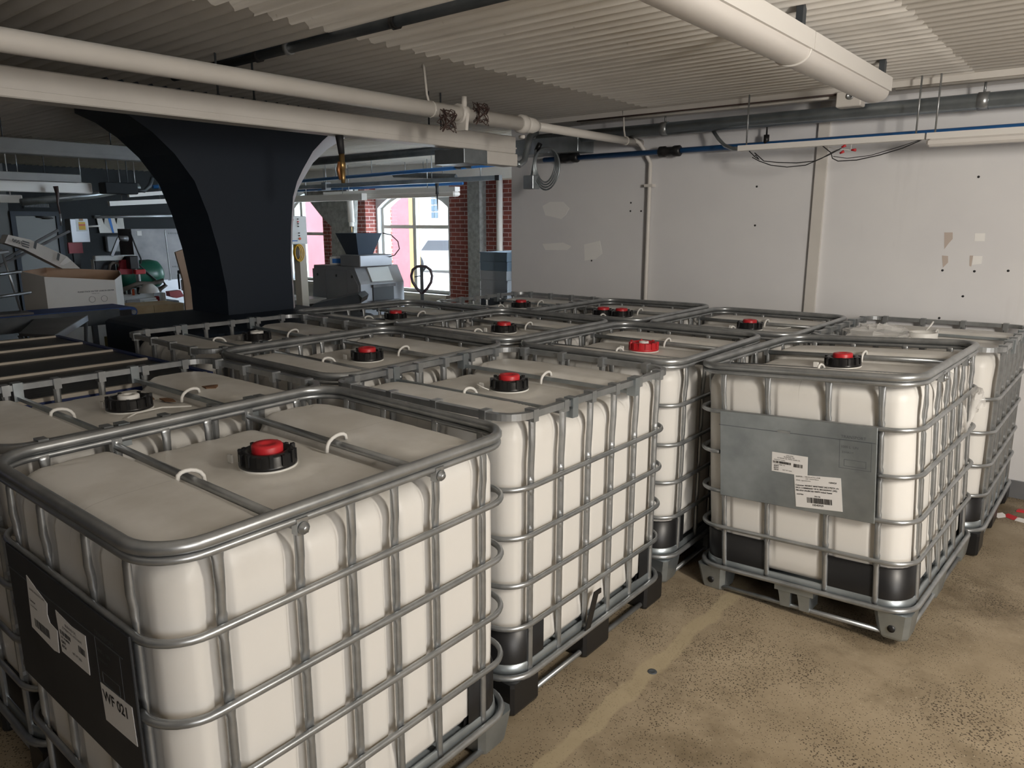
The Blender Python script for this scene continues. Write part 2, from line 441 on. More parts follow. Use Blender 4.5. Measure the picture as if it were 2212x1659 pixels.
def cap_meshes(style):
    z = 1.083; body, plug, collar = MB(), MB(), MB(); R = .083
    if style == 'open':
        body.lathe([(.078,z-.004),(.082,z),(.082,z+.05),(.078,z+.055),(.070,z+.055),(.070,z-.006)], 32)
        return body.mesh('open_neck', M['white_plastic']), None, None
    top = .050
    body.lathe([(R*.99,z+.004),(R+.003,z+.006),(R+.003,z+.014),(R-.002,z+.018),(R-.003,z+top-.006),(R-.010,z+top),(.060,z+top),(.056,z+top-.012),(.0,z+top-.012)], 36)
    for k in range(14):
        a = 2*PI*k/14; q = Matrix.Translation((math.cos(a)*(R-.0035), math.sin(a)*(R-.0035), z)) @ Matrix.Rotation(a, 4, 'Z')
        body.box((-.006,-.0055,.010), (.006,.0055,top+(.004 if k % 2 else -.002)), q)
    plug.lathe([(.046,z+top-.014),(.047,z+top+.012),(.043,z+top+.018),(.020,z+top+.018),(.016,z+top+.014),(0,z+top+.014)], 28)
    collar.lathe([(.078,z-.006),(R+.004,z-.002),(R+.004,z+.004),(.07,z+.005)], 30)
    c = {'red_black': ('black_cap','red'), 'black': ('black_cap','white_plastic'), 'red': ('red','white_plastic')}[style]
    if style == 'red':
        plug = MB().lathe([(.028,z+top-.012),(.028,z+top+.004),(.014,z+top+.004),(.012,z+top-.002),(0,z+top-.002)], 20)
    if style == 'black':
        plug = MB().lathe([(.040,z+top-.012),(.040,z+top+.006),(.036,z+top+.010),(.016,z+top+.010),(.013,z+top+.004),(0,z+top+.004)], 24)
    return body.mesh('cap_'+style, M[c[0]]), plug.mesh('plug_'+style, M[c[1]]), collar.mesh('collar', M['white_plastic'])

ME = {}
def tote_meshes(kind):
    S = kind == 'round'; d = ME[kind] = {}
    d['tank'] = tank_mesh(kind)
    if S: d['top_rail'] = tube(rrect(.487,.587,.125,1.146,8), .0165, 10, closed=True).mesh('rim', M['steel'])
    else: d['top_rail'] = tube(rrect(.487,.587,.10,1.142,10), .0175, 4, closed=True, rot=PI/4).mesh('rim', M['steel'])
    if S: d['lower_rim'] = tube(rrect(.489,.589,.125,1.119,8), .0105, 8, closed=True).mesh('lower_rim', M['steel'])
    for z in RAILS[kind]:
        d['rail%.3f' % z] = tube(rrect(.4935,.5935,.115,z,8), .0108, 8, closed=True, ry=.0095 if S else .0085).mesh('hoop', M['steel'])
        # hoop that stops at the nameplate's edges
        hx, hy, r = .4935, .5935, .115
        p = [Vector((.345,-hy,z))] + [q for q in rrect(hx,hy,r,z,8)[27:]] + [q for q in rrect(hx,hy,r,z,8)[:27]] + [Vector((-.365,-hy,z))]
        d['railcut%.3f' % z] = tube(p, .0108, 8).mesh('hoop_cut', M['steel'])
    d['base_rail'] = tube(rrect(.497,.597,.12,BASE[kind],8), .0125, 8, closed=True).mesh('base_hoop', M['steel'])
    tray = MB(); vs = []
    rr = [rrect(.455,.555,.115,.160,8), rrect(.474,.574,.12,.176,8), rrect(.480,.580,.12,.172,8), rrect(.484,.584,.12,.120,8), rrect(.44,.54,.10,.116,8)]
    n = len(rr[0]); vs = [p for q in rr for p in q]; fs = []
    for k in range(4):
        for j in range(n): fs.append((k*n+j, k*n+(j+1) % n, (k+1)*n+(j+1) % n, (k+1)*n+j))
    fs = [tuple(reversed(q)) for q in fs]; fs.append(tuple(range(4*n, 5*n))); fs.append(tuple(reversed(range(n))))
    tray.add(vs, fs); d['tray'] = tray.mesh('tray', M['steel_sheet'])
    for i, nv in enumerate(((1,0,0),(-1,0,0),(0,1,0),(0,-1,0))): d['bar%d' % i] = bar_mesh(kind, nv)
    cb = MB().tube([(-.487,0,1.098),(.487,0,1.098)], .0125 if S else .011, 8 if S else 4, rot=0 if S else PI/4)
    for sx in (-1, 1):
        if S: cb.box((sx*.49-.012,-.016,1.083), (sx*.49+.012,.016,1.125))
        else: cb.box((sx*.489-.021,-.018,1.085), (sx*.489+.021,.018,1.162))
    d['crossbar'] = cb.mesh('crossbar', M['steel'] if S else M['steel_sheet'])
    b = MB(); q = Matrix.Rotation(PI/2, 4, 'Y')
    tmp = MB().lathe([(.0,.011),(.009,.011),(.009,.004),(.016,.003),(.016,0)], 12); b.add([(p[2], p[1], -p[0]) for p in tmp.v], tmp.f)
    d['bolt'] = b.mesh('bolt', M['steel'])
    d['hook'] = arch(0, 0, 0, .040, .034, .0065, 1.105, 1.078).mesh('hook', M['white_plastic'])
    d['hook2'] = arch(0, 0, 0, .040, .034, .0065, 1.078, 1.105).mesh('hook2', M['white_plastic'])
    lg = MB().bbox((-.014,-.004,1.078),(.014,.004,1.108), .003); d['lug'] = lg.mesh('lug', M['white_plastic'])
    for sx in (-1, 1):
        for sy in (-1, 1): d['guard%d%d' % (sx, sy)] = guard_mesh(sx, sy, .33, .20)
    d['foot_c'] = foot_mesh(kind, .075, .085); d['foot_m'] = foot_mesh(kind, .09 if S else .075, .07); d['foot_s'] = foot_mesh(kind, .065, .10)
    hl = MB().lathe([(.016,0),(.016,.002),(.0,.002)], 14); h2 = MB(); h2.add([(p[0], -p[2], p[1]) for p in hl.v], hl.f); d['hole'] = h2.mesh('hole', M['black'])
    d['runner_y'] = tube([(0,-.56,.022),(0,.56,.022)], .0115, 8).mesh('runner', M['steel']); d['runner_x'] = tube([(-.46,0,.022),(.46,0,.022)], .0115, 8).mesh('runner_short', M['steel'])
    d['plate'] = MB().bbox((-.355,-.6105,.520),(.345,-.6050,.938), .002).mesh('nameplate', M['steel_sheet'])
    d['plate_dark'] = MB().bbox((-.355,-.6105,.540),(.385,-.6050,.940), .002).mesh('nameplate_dark', M['plate_dark'])
for k in ('round', 'profile'): tote_meshes(k)
CAPS = {s: cap_meshes(s) for s in ('red_black', 'black', 'red', 'open')}

def make_tote(x, y, rot, ta, tb, kind, style, label, plate=None, z0=0., capped=True):
    d = ME[kind]; S = kind == 'round'
    root = thing('bulk_tote', label, 'tote', group='caged white bulk totes stored in rows')
    u = Vector((-math.sin(rot), math.cos(rot), ta)).normalized(); v = Vector((math.cos(rot), math.sin(rot), tb)); v = (v-u*v.dot(u)).normalized(); n = v.cross(u)
    Mx = Matrix((v, u, n)).transposed()
    low = min((Mx @ Vector((sx*.49, sy*.59, 0))).z for sx in (-1,1) for sy in (-1,1))
    root.rotation_euler = Mx.to_euler(); root.location = (x, y, -low + z0)
    P = lambda nm, me, par=root, loc=(0,0,0): link(nm, me, par, loc)
    P('tank', d['tank']); t = P('top_rail', d['top_rail'])
    if S: P('lower_tube', d['lower_rim'], t)
    for i, z in enumerate(RAILS[kind]):
        P('cage_rail', d[('railcut%.3f' if plate and i == 1 else 'rail%.3f') % z])
    P('base_rail', d['base_rail']); P('base_tray', d['tray'])
    B = BARS[kind]
    for q in B['long']: P('cage_upright', d['bar0'], root, (.482,q,0)); P('cage_upright', d['bar1'], root, (-.482,q,0))
    for q in B['short']: P('cage_upright', d['bar2'], root, (q,.582,0)); P('cage_upright', d['bar3'], root, (q,-.582,0))
    for s in (-1, 1):
        c = P('crossbar', d['crossbar'], root, (0, s*BARY, 0))
        if S: P('bolt', d['bolt'], c, (.5045, 0, 1.100))
        P('bar_hook', d['hook'] if s < 0 else d['hook2'], root, (-.02 if s < 0 else .03, s*BARY, 0))
    P('strap_lug', d['lug'], root, (-.11, -.06, 0))
    for sx in (-1, 1):
        for sy in (-1, 1):
            P('corner_guard', d['guard%d%d' % (sx, sy)])
            ft = P('pallet_foot', d['foot_c'], root, (sx*.420, sy*.508, 0))
            if S:
                P('fixing_hole', d['hole'], ft, (0, -.078, .055)) if sy < 0 else None
        P('pallet_foot', d['foot_m'], root, (0, sx*.522, 0)); P('pallet_foot', d['foot_s'], root, (sx*.428, 0, 0))
        P('skid_runner', d['runner_y'], root, (sx*.465, 0, 0)); P('skid_runner', d['runner_x'], root, (0, sx*.560, 0))
    b, pl, co = CAPS[style]
    if style == 'open': P('open_neck', b)
    else:
        c = P('screw_cap', b); P('cap_plug', pl, c); P('neck_collar', co)
    np = None
    if plate: np = P('nameplate', d['plate' if plate == 'steel' else 'plate_dark'])
    return root, np

TOTES = {}
T = [  # key, x, y, yaw, slopes, cage, cap, label, nameplate
 ('A', -1.969, 1.212, .50, .0095, -.0163, 'round', 'red_black', 'largest white caged tote in front, dark nameplate lettered WF 021, red plug in black cap', 'dark'),
 ('B', -2.984, 1.247, -.09, .0017, -.0009, 'profile', 'black', 'white tote with dry debris and bare black cap, beside the slatted black deck', None),
 ('C', -2.046, 2.467, .80, -.0043, .0004, 'profile', 'red_black', 'white tote on black plastic feet, its clipped square rim close behind the WF 021 tote', None),
 ('D', -3.089, 2.530, .77, .0036, -.0125, 'round', 'red_black', 'white tote with bolted cross bars between the black-capped grey one and the black-footed one', None),
 ('E', -2.100, 3.752, 1.0, -.0033, .0007, 'round', 'red', 'white caged tote with the only all-red screw cap', None),
 ('F', -3.183, 3.762, 1.2, -.0063, -.0148, 'round', 'red_black', 'white tote left of the all-red-capped one, red plug in black cap, centre of third row', None),
 ('G', -4.150, 2.545, -2.16, .006, -.0051, 'profile', 'black', 'dim white tote with plain black cap on white collar, before the dark flared column', None),
 ('H', -4.262, 3.778, -1.6, -.006, -.008, 'round', 'red_black', 'window-lit white tote carrying a loose small black cap, nearest the divider machine', None),
 ('I', -4.050, 5.050, -1.0, .0011, -.0029, 'profile', 'red_black', 'white tote at the left end of the white wall, before the stacked trays', None),
 ('J', -3.003, 5.020, .6, .0025, .0087, 'round', 'red_black', 'white tote by the wall carrying a second spare lid beside its own cap', None),
 ('K', -1.968, 4.995, .08, -.0016, .0047, 'round', 'red_black', 'white tote by the wall below the flat wall trim strip, red plug in black cap', None),
 ('L', -.969, 3.870, -2.4, .0063, .0629, 'round', 'red_black', 'bright white tote standing apart on the open floor with galvanised nameplate and two paper labels', 'steel'),
 ('M', -.915, 5.150, -.82, .0016, .0120, 'profile', 'open', 'white tote in the wall corner with open uncapped neck and crumpled clear bag', None),
]
PL = {}
for k, x, y, r, a, b, kind, cap, lab, pl in T:
    TOTES[k], PL[k] = make_tote(x, y, math.radians(r), a, b, kind, cap, lab, pl, {'A': -.014, 'L': -.010}.get(k, 0.))

# nameplate labels and lettering --------------------------------------------------------------
def plate_label(np, name, x0, x1, z0, z1, rows, bars=(), poly=None, label=None, y=-.6118, tilt=0., sh=(0,0)):
    x0 += sh[0]; x1 += sh[0]; z0 += sh[1]; z1 += sh[1]; rows = [(q[0], q[1]+sh[0], q[2]+sh[1], q[3], q[4]) for q in rows]; bars = [(q[0]+sh[0], q[1]+sh[0], q[2]+sh[1], q[3]+sh[1]) for q in bars]
    cx, cz = (x0+x1)/2, (z0+z1)/2; ca, sa = math.cos(tilt), math.sin(tilt)
    def at(u, v, k=0):
        a, b = u-cx, v-cz; return Vector((cx+a*ca-b*sa, y-k, cz+a*sa+b*ca))
    poly = poly or [(x0,z0),(x1,z0),(x1,z1),(x0,z1)]
    o = MB().prism([at(*q) for q in poly], (0,.0012,0)).obj(name, M['paper'], np)
    if label: o['label'] = label
    ink = MB()
    for s, u, v, sz, bold in rows: text_into(ink, s, sz, lambda a, b, u=u, v=v: at(u+a, v+b, .0006), 1.0, bold)
    rnd = random.Random(5)
    for u0, u1, v0, v1 in bars:
        u = u0
        while u < u1:
            w = rnd.choice((.0008,.0012,.002,.0026)); ink.add([at(u,v0,.0006),at(min(u+w,u1),v0,.0006),at(min(u+w,u1),v1,.0006),at(u,v1,.0006)], [(0,1,2,3)], True); u += w + rnd.choice((.0008,.0012,.002))
    if ink.v: ink.obj('printing', M['ink'], o)
    return o
np = PL['L']
plate_label(np, 'paper_label', .000, .203, .533, .683, [
    ('SHIPPER, 1 PRODUCTS LANE', .008, .672, .0085, 0), ('USA  United States', .05, .664, .0075, 0), ('EMAIL: appointments', .008, .655, .0075, 0), ('12/04/24', .150, .655, .0095, .0003),
    ('Customer: MANNY MARTINEZ SAL\'S PIZZA c/o', .004, .632, .0092, .0003), ('SAL\'S COMMISSARY 93 N. BROADWAY (305)', .004, .620, .0092, .0003), ('783-5924 SALEM NH 03079 United States', .004, .608, .0092, .0003),
    ('S107984', .008, .590, .0085, .0002), ('P01136', .086, .586, .0085, .0002), ('10545929', .073, .545, .0125, .0003)], [(.052,.160,.557,.582)], label='lower white paper label with barcode 10545929', y=-.6128, tilt=.075, sh=(.008,.008))
plate_label(np, 'paper_label', -.110, .052, .672, .762, [
    ('GALLONS', -.045, .752, .0075, 0), ('BLENDED OIL', -.055, .744, .0080, 0), ('SOYBEAN OIL WITH OLIVE OIL', -.085, .736, .0075, 0), ('PRODUCT CODE', -.100, .726, .0065, 0),
    ('LOT NUMBER 102', -.100, .704, .0065, 0), ('62474', -.100, .697, .0085, .0003), ('60124', -.100, .688, .0085, .0003), ('40018', -.100, .679, .0085, .0003), ('NET WT 2000', -.060, .682, .0070, 0)],
    [(-.104,-.022,.712,.723), (-.010,.030,.706,.722)], label='upper white paper label with two barcodes', y=-.6120, tilt=-.01, sh=(.010,.010))
def emboss(np, m, y=-.6112):
    e = MB()
    def fr(x0,x1,z0,z1,w=.0016):
        for a,b,c,dd in ((x0,x1,z0,z0+w),(x0,x1,z1-w,z1),(x0,x0+w,z0,z1),(x1-w,x1,z0,z1)): e.box((a,y,c),(b,y+.001,dd))
    fr(.195,.325,.745,.872); fr(.215,.305,.755,.785)
    at = lambda u, v: (lambda a, b: Vector((u+a, y-.0002, v+b)))
    text_into(e, 'TRANSPORT', .018, at(.200,.878)); text_into(e, '1000 L  UN', .015, at(.200,.835)); text_into(e, '31HA1/Y', .013, at(.205,.812))
    e.box((-.36,y,.868),(.34,y+.001,.871))
    e.obj('embossing', m, np, smooth=False)
emboss(PL['L'], M['embossed']); emboss(PL['A'], M['embossed_dark'])
# stacking handle on the steel plate
MB().box((-.075,-.616,.868),(-.018,-.6105,.878)).obj('handle_tab', M['steel'], PL['L'], smooth=False)
na = PL['A']
wf = plate_label(na, 'paper_label', .200, .362, .652, .752, [('WF 021', .209, .711, .040, .0010)], label='white label lettered WF 021', tilt=.05)
plate_label(na, 'paper_label', -.030, .142, .735, .845, [('BLENDED OIL', .02,.826,.0105,0), ('SOYBEAN OIL WITH OLIVE', .0,.814,.0095,0), ('LOT NUMBER', -.02,.782,.009,.0002), ('62474', -.02,.768,.011,.0004), ('60124', -.02,.755,.011,.0004), ('NET WT 2000', .045,.760,.009,0)], [(-.02,.045,.792,.805),(.09,.128,.784,.803)],
    poly=[(-.028,.737),(.138,.740),(.142,.848),(.06,.842),(-.034,.852)], label='second white label, slightly torn')
plate_label(na, 'paper_label', -.235, -.045, .720, .885, [('SHIPPER, PRODUCTS LANE', -.205,.850,.0085,0), ('Customer', -.215,.815,.0095,.0002), ('United States', -.215,.800,.0085,0)], [(-.20,-.10,.742,.768)],
    poly=[(-.232,.728),(-.085,.716),(-.052,.722),(-.042,.790),(-.088,.795),(-.098,.815),(-.088,.850),(-.215,.888)], label='torn white label with barcode')
# ------------------------------------------------------------------ small things on the totes
def on_tote(k, x, y, z): r = TOTES[k]; return r.matrix_basis @ Vector((x, y, z))
for o in TOTES.values(): o.matrix_basis = Matrix.LocRotScale(o.location, o.rotation_euler, None)
p = on_tote('J', -.155, -.02, 1.082)
lid = thing('spare_closure', 'spare black lid with red plug lying beside the cap of a tote by the wall', 'lid', (p.x, p.y, p.z-1.081))
link('screw_cap', CAPS['red_black'][0], lid); link('cap_plug', CAPS['red_black'][1], lid)
p = on_tote('H', .0, -.15, 1.081)
tag(MB().lathe([(.0,0),(.036,0),(.038,.018),(.034,.022),(0,.022)], 20, p).obj('small_stopper', M['black_cap']), 'small loose black cap lying before the big cap, on the window-lit tote', 'cap')
p = on_tote('B', .02, .33, 1.108)
tag(MB().prism([p+Vector(q) for q in ((-.035,-.02,.0),(.02,-.03,.004),(.045,.0,.0),(.01,.03,.006),(-.03,.02,.0))], (0,0,.012)).obj('dry_leaf', M['leaf'], smooth=False), 'curled brown scrap on the pad of the debris-strewn tote', 'debris')
for q, lab in (((-.13,.13), 'flat brown scrap behind the bare black cap'), ((-.02,.165), 'thin brown sliver right of the bare black cap')):
    p = on_tote('B', q[0], q[1], 1.083)
    tag(MB().prism([p+Vector(k) for k in ((-.055,-.012,0),(.01,-.02,0),(.05,.006,0),(.0,.02,0),(-.04,.014,0))], (0,0,.004)).obj('dry_leaf', M['leaf'], smooth=False), lab, 'debris')
a = on_tote('B', .15, -.06, 1.087); b = on_tote('B', .18, .16, 1.092)
tag(tube([a+Vector((.0,-.015,.0)), a+Vector((0,.02,.012)), (a+b)/2+Vector((0,0,.016)), b], .0035, 6).obj('cable_tie', M['white_plastic']), 'thin white plastic strap lying before the bare black cap', 'strap')
a = on_tote('K', .16, .08, 1.087); b = on_tote('K', .24, .13, 1.102)
tag(tube([a, a+Vector((.01,0,.012)), (a+b)/2+Vector((0,0,.002)), b], .003, 6).obj('cable_tie', M['white_plastic']), 'thin white strap curling up on the tote beneath the wall trim', 'strap')
a = on_tote('C', -.12, -.09, 1.09)
tag(tube([a, a+Vector((.03,-.02,.02)), a+Vector((.06,-.02,.012)), a+Vector((.08,0,.0))], .0028, 6).obj('cable_tie', M['white_plastic']), 'short white wire loop beside the cap of the black-footed tote', 'strap')
def crumple(name, c, rx, ry, rz, m, seed, parent=None, n=16, k=10):
    rnd = random.Random(seed); vs = []; fs = []
    for i in range(k):
        th = PI/2*i/(k-1)
        for j in range(n):
            f = 1 + rnd.uniform(-.22, .22); t = 2*PI*j/n
            vs.append((c[0]+rx*math.cos(t)*math.cos(th)*f, c[1]+ry*math.sin(t)*math.cos(th)*f, c[2]+max(0., rz*math.sin(th)*f)))
    for i in range(k-1):
        for j in range(n): fs.append((i*n+j, i*n+(j+1) % n, (i+1)*n+(j+1) % n, (i+1)*n+j))
    mb = MB(); mb.add(vs, fs, True); return mb.obj(name, m, parent, smooth=False)
p = on_tote('M', -.24, -.06, 1.088)
tag(crumple('plastic_bag', p, .20, .15, .085, M['film'], 3), 'crumpled clear plastic bag on the uncapped corner tote', 'bag')
p = on_tote('M', .0, .075, 1.14)
tag(tube([p, p+Vector((.02,.01,.03)), p+Vector((.03,.03,.055))], .006, 6).obj('lid_strap', M['white_plastic']), 'white strap standing up at the open neck', 'strap')
p = on_tote('L', .505, .16, .895)
t = thing('plastic_wrap_tie', 'twist of clear plastic film knotted round the rail of the tilted bright tote', 'film', p)
o = tube([(0.012,-.10,.03),(.018,-.08,-.01),(.022,-.06,-.05),(.016,-.01,-.11),(.03,.03,-.07),(.035,.09,.02),(.03,.14,.055),(.03,.17,-.05)], [.004,.010,.006,.014,.008,.022,.030,.012], 7).obj('twisted_film', M['film'], t)
crumple('film_knot', (.04,.12,-.01), .03, .06, .07, M['film'], 5, t, 10, 6)
# black strap tail hanging at the black-footed tote
a = on_tote('C', .505, -.11, .20); b = on_tote('C', .512, -.065, .285)
o = MB(); o.prism([a+Vector((0,-.02,-.05)), a+Vector((0,.02,-.05)), b+Vector((0,.018,0)), b+Vector((0,.04,.0)), b+Vector((0,.04,.02)), b+Vector((0,-.01,.02))], (.006,0,0))
tag(o.obj('strap_tail', M['black'], smooth=False), 'black strap end sticking up between uprights of the black-footed tote', 'strap')

# ------------------------------------------------------------------ the room
CEIL = 2.72
fl0 = struct(box((-14,-5,-.2),(4.6,9.4,0)).obj('floor', M['floor'], smooth=False))
MB().lathe([(.020,0),(.018,.003),(.010,.003),(.008,.001),(0,.001)], 14, onZ(1409,1451,0)).obj('metal_plug', M['steel_dark'], fl0)
def ceiling_mesh():
    mb = MB(); pitch, amp = .0965, .021; xs = [-14,-9.2,-6.15,-3.1,-.9,2.0,4.6]; sub = 8
    n = int((9.5+5.1)/pitch*sub); rnd = random.Random(2)
    for si in range(len(xs)-1):
        off = -.003*(si % 2); x0, x1 = xs[si], xs[si+1]
        jag = [rnd.uniform(-.012,.012) for _ in range(n+1)]
        vs = []
        for i in range(n+1):
            y = -5.1 + i*pitch/sub; z = CEIL + off + amp*math.sin(2*PI*i/sub)
            vs.append((x0-(.02 if off else 0)+jag[i]*(1 if off else 0), y, z)); vs.append((x1+(.02 if off else 0)+jag[(i*7) % n]*(1 if off else 0), y, z))
        mb.add(vs, [(2*i,2*i+2,2*i+3,2*i+1) for i in range(n)])
        if off:
            m2 = len(vs)
            mb.add([(p[0],p[1],p[2]+.012) for p in vs], [(2*i,2*i+1,2*i+3,2*i+2) for i in range(n)])
            o = len(mb.v)-2*m2
            for e in (0,1):
                for i in range(n): mb.f.append((o+2*i+e, o+2*i+2+e, o+m2+2*i+2+e, o+m2+2*i+e))
    return mb
struct(ceiling_mesh().obj('ceiling', M['ceiling']))
struct(box((-14,-5.1,2.76),(4.6,9.5,2.9)).obj('ceiling_light_stop', M['ceiling'], smooth=False))  # unseen slab added over the deck to keep outside light from leaking in
wb = struct(box((-4.77,5.8,0),(4.6,6.0,2.76)).obj('wall_back', M['wall'], smooth=False))
struct(box((-4.4,5.50,2.66),(4.6,5.8,2.74)).obj('trim_1', M['white_paint'], smooth=False))
def wall_poly(px, m, name, parent, t=.0015, Y=5.8):
    return MB().prism([onY(x, y, Y) for x, y in px], (0,-t,0)).obj(name, m, parent, smooth=False)
for pp in ([(1172,445),(1188,436),(1216,436),(1230,450),(1222,464),(1212,473),(1200,470),(1178,465)], [(1172,527),(1216,524),(1234,532),(1226,540),(1178,540)], [(1262,528),(1296,520),(1301,548),(1286,560),(1263,563)]):
    wall_poly(pp, M['patch'], 'filler_patch', wb)
wall_poly([(2106,504),(2128,504),(2127,521),(2105,521)], M['patch'], 'filler_patch', wb); wall_poly([(2102,553),(2122,553),(2120,570),(2100,572)], M['patch'], 'filler_patch', wb)
wall_poly([(2040,502),(2058,502),(2058,516),(2050,525),(2040,538)], M['bare_patch'], 'bare_patch', wb); wall_poly([(2035,552),(2048,553),(2048,567),(2037,578)], M['bare_patch'], 'bare_patch', wb); wall_poly([(2095,552),(2102,552),(2098,576),(2094,574)], M['bare_patch'], 'bare_patch', wb)
for x, y in ((1363,438),(1362,456),(1385,456),(1635,403),(1631,487),(1278,563),(2036,584),(2105,586),(2080,640),(2114,382),(2178,585),(2029,687)):
    c = onY(x, y, 5.8); o = MB().lathe([(0,.002),(.008,.002),(.008,0)], 8); q = MB(); q.add([(v[0]+c.x, c.y-v[2], v[1]+c.z) for v in o.v], o.f); q.obj('screw_hole', M['rubber'], wb)
struct(box((-1.10,5.785,0),(4.6,5.8,.12)).obj('baseboard_back', M['machine_grey'], smooth=False))
a = onY(1775,262,5.79)
struct(box((-1.868,5.772,0),(-1.79,5.8,2.66)).obj('trim_2', M['white_paint'], smooth=False))
struct(box((4.5,-5,0),(4.6,5.8,2.76)).obj('wall_right', M['wall'], smooth=False))
struct(box((-14,-5.1,0),(4.6,-5,2.76)).obj('wall_near', M['dark_wall'], smooth=False))
wl = struct(box((-13.8,-5,0),(-13.6,9.4,2.76)).obj('wall_left', M['dark_wall'], smooth=False))
XL = -13.6
a, b = onX(18,456,XL), onX(127,458,XL)
df = struct(MB().box((XL,a.y,0),(XL+.06,a.y+.07,a.z)).box((XL,b.y-.07,0),(XL+.06,b.y,a.z)).box((XL,a.y+.07,a.z-.07),(XL+.06,b.y-.07,a.z)).obj('door_1_frame', M['navy'], smooth=False))
dr = struct(MB().bbox((XL,a.y+.07,0),(XL+.03,b.y-.07,a.z-.07), .004).obj('door_1', mat('grey_green_door', (.055,.06,.055), .4), smooth=False))
c = onX(95,470,XL); MB().tube([(XL+.05,c.y-.13,c.z+.01),(XL+.05,c.y+.10,c.z)], .014, 6).tube([(XL+.06,c.y-.05,c.z-.015),(XL+.10,c.y+.02,c.z-.02),(XL+.06,c.y+.11,c.z-.01)], .009, 6).obj('door_closer', M['black'], dr)
struct(box((XL-.01,a.y-.6,0),(XL+.012,a.y,2.72)).obj('trim_3', mat('grey_wall_panel', (.06,.063,.063), .5), smooth=False))
c0, c1 = onX(48,437,XL), onX(110,451,XL)
g = thing('wall_vent', 'dark slatted vent grille above the grey door', 'vent', (XL, c0.y, c1.z))
w, hh = c1.y-c0.y, c0.z-c1.z
MB().box((0,0,0),(.03,w,.02)).box((0,0,hh-.02),(.03,w,hh)).box((0,0,.02),(.03,.02,hh-.02)).box((0,w-.02,.02),(.03,w,hh-.02)).obj('grille_frame', M['dark_wall'], g, smooth=False)
s = MB()
for i in range(24): s.box((.004,.02+(w-.04)*i/24,.02),(.02,.02+(w-.04)*(i+.5)/24,hh-.02))
s.obj('grille_slats', M['black'], g, smooth=False)

# window wall ----------------------------------------------------------------
YW = 9.2
def arch_pts(x0, x1, zs, zc, n=14):
    """points of the arch from right spring to left spring"""
    c = (x0+x1)/2; hw = (x1-x0)/2; rise = zc-zs; R = (hw*hw+rise*rise)/(2*rise); out = []
    a0 = math.asin(hw/R)
    for i in range(n+1):
        a = a0 - 2*a0*i/n; out.append((c+R*math.sin(a), zc-R+R*math.cos(a)))
    return out
def window_wall():
    mb = MB(); edges = []
    holes = [(-13.5,-12.05,.66,2.10,2.40), (-10.74,-8.95,.60,2.07,2.37)]
    xs = -14.0
    for x0,x1,z0,zs,zc in holes:
        mb.box((xs,YW,0),(x0,YW+.3,2.76)); mb.box((x0,YW,0),(x1,YW+.3,z0))
        A = arch_pts(x0,x1,zs,zc)
        for (ax,az),(bx,bz) in zip(A, A[1:]): mb.prism([(bx,YW,bz),(ax,YW,az),(ax,YW,2.76),(bx,YW,2.76)], (0,.3,0))
        xs = x1
    mb.box((xs,YW,0),(-4.5,YW+.3,2.76)); return mb
struct(window_wall().obj('wall_far', mat('white_reveal_paint', (.66,.67,.68), .6), smooth=False))
def window(name, x0, x1, z0, zs, zc, xm, zt):
    A = arch_pts(x0,x1,zs,zc); y0, y1 = YW+.10, YW+.16; f = MB(); w = .055
    def inset(q, c=((x0+x1)/2, (z0+zc)/2)): return q
    B = arch_pts(x0+w,x1-w,zs,zc-w)
    for i in range(len(A)-1): f.prism([(A[i+1][0],y0,A[i+1][1]),(A[i][0],y0,A[i][1]),(B[i][0],y0,B[i][1]),(B[i+1][0],y0,B[i+1][1])], (0,y1-y0,0))
    f.box((x0,y0,z0),(x0+w,y1,zs)); f.box((x1-w,y0,z0),(x1,y1,zs)); f.box((x0+w,y0,z0),(x1-w,y1,z0+w))
    f.box((xm-.04,y0-.01,z0+w),(xm+.04,y1,zc-w-.003)); f.box((x0+w,y0,zt-.03),(x1-w,y1,zt+.03))
    fr = struct(f.obj(name, M['frame_white'], smooth=False))
    q = [(x0,y0+.03,z0),(x1,y0+.03,z0)] + [(a,y0+.03,b) for a,b in A]
    MB().prism(q, (0,.004,0)).obj('glass_pane', M['glass'], fr, smooth=False)
    box((x0-.02,YW-.10,z0-.06),(x1+.02,YW+.10,z0)).obj('sill', M['frame_white'], fr, smooth=False)
    L = bpy.data.lights.new('daylight_portal', 'AREA'); L.shape = 'RECTANGLE'; L.size = x1-x0; L.size_y = zc-z0
    lo = bpy.data.objects.new('daylight_portal', L); COL.objects.link(lo); lo.location = ((x0+x1)/2, YW+.31, (z0+zc)/2); lo.rotation_euler = (-PI/2,0,0)
    L.cycles.is_portal = True
window('window_1', -10.74,-8.95,.60,2.07,2.37,-9.87,1.745)
window('window_2', -13.5,-12.05,.66,2.10,2.40,-13.2,1.60)
def pier(name, x0, x1, y0, y1, m, z0=0., z1=2.70): return struct(box((x0,y0,z0),(x1,y1,z1)).obj(name, m, smooth=False))
pier('pillar_1', -11.04,-10.78,8.95,YW, M['brick'])
pier('pillar_2', onY(971,480,8.95).x, onY(1010,480,8.95).x,8.95,YW, M['brick'])
pier('pillar_3', onY(1009,480,8.85).x+.01, onY(1036,480,8.85).x,8.85,YW, M['concrete'])
pier('pillar_4', onY(1036,480,8.85).x+.005,-5.2,9.0,YW, M['brick'])
pier('pillar_5', -12.05,-11.85,8.95,YW, M['brick'])
struct(box((onY(822,480,YW+.3).x,YW+.3,.5),(onY(841,480,YW+.3).x,YW+.36,2.6)).obj('pillar_6', M['brick'], smooth=False))
col = [(716,640),(716,490),(693,466),(660,424),(640,400),(768,400),(757,640)]
pts = [onY(x, y, 8.6) for x, y in col]; pts[0].z = 0; pts[-1].z = 0; pts[-2].z = 2.7; pts[4].z = 2.7
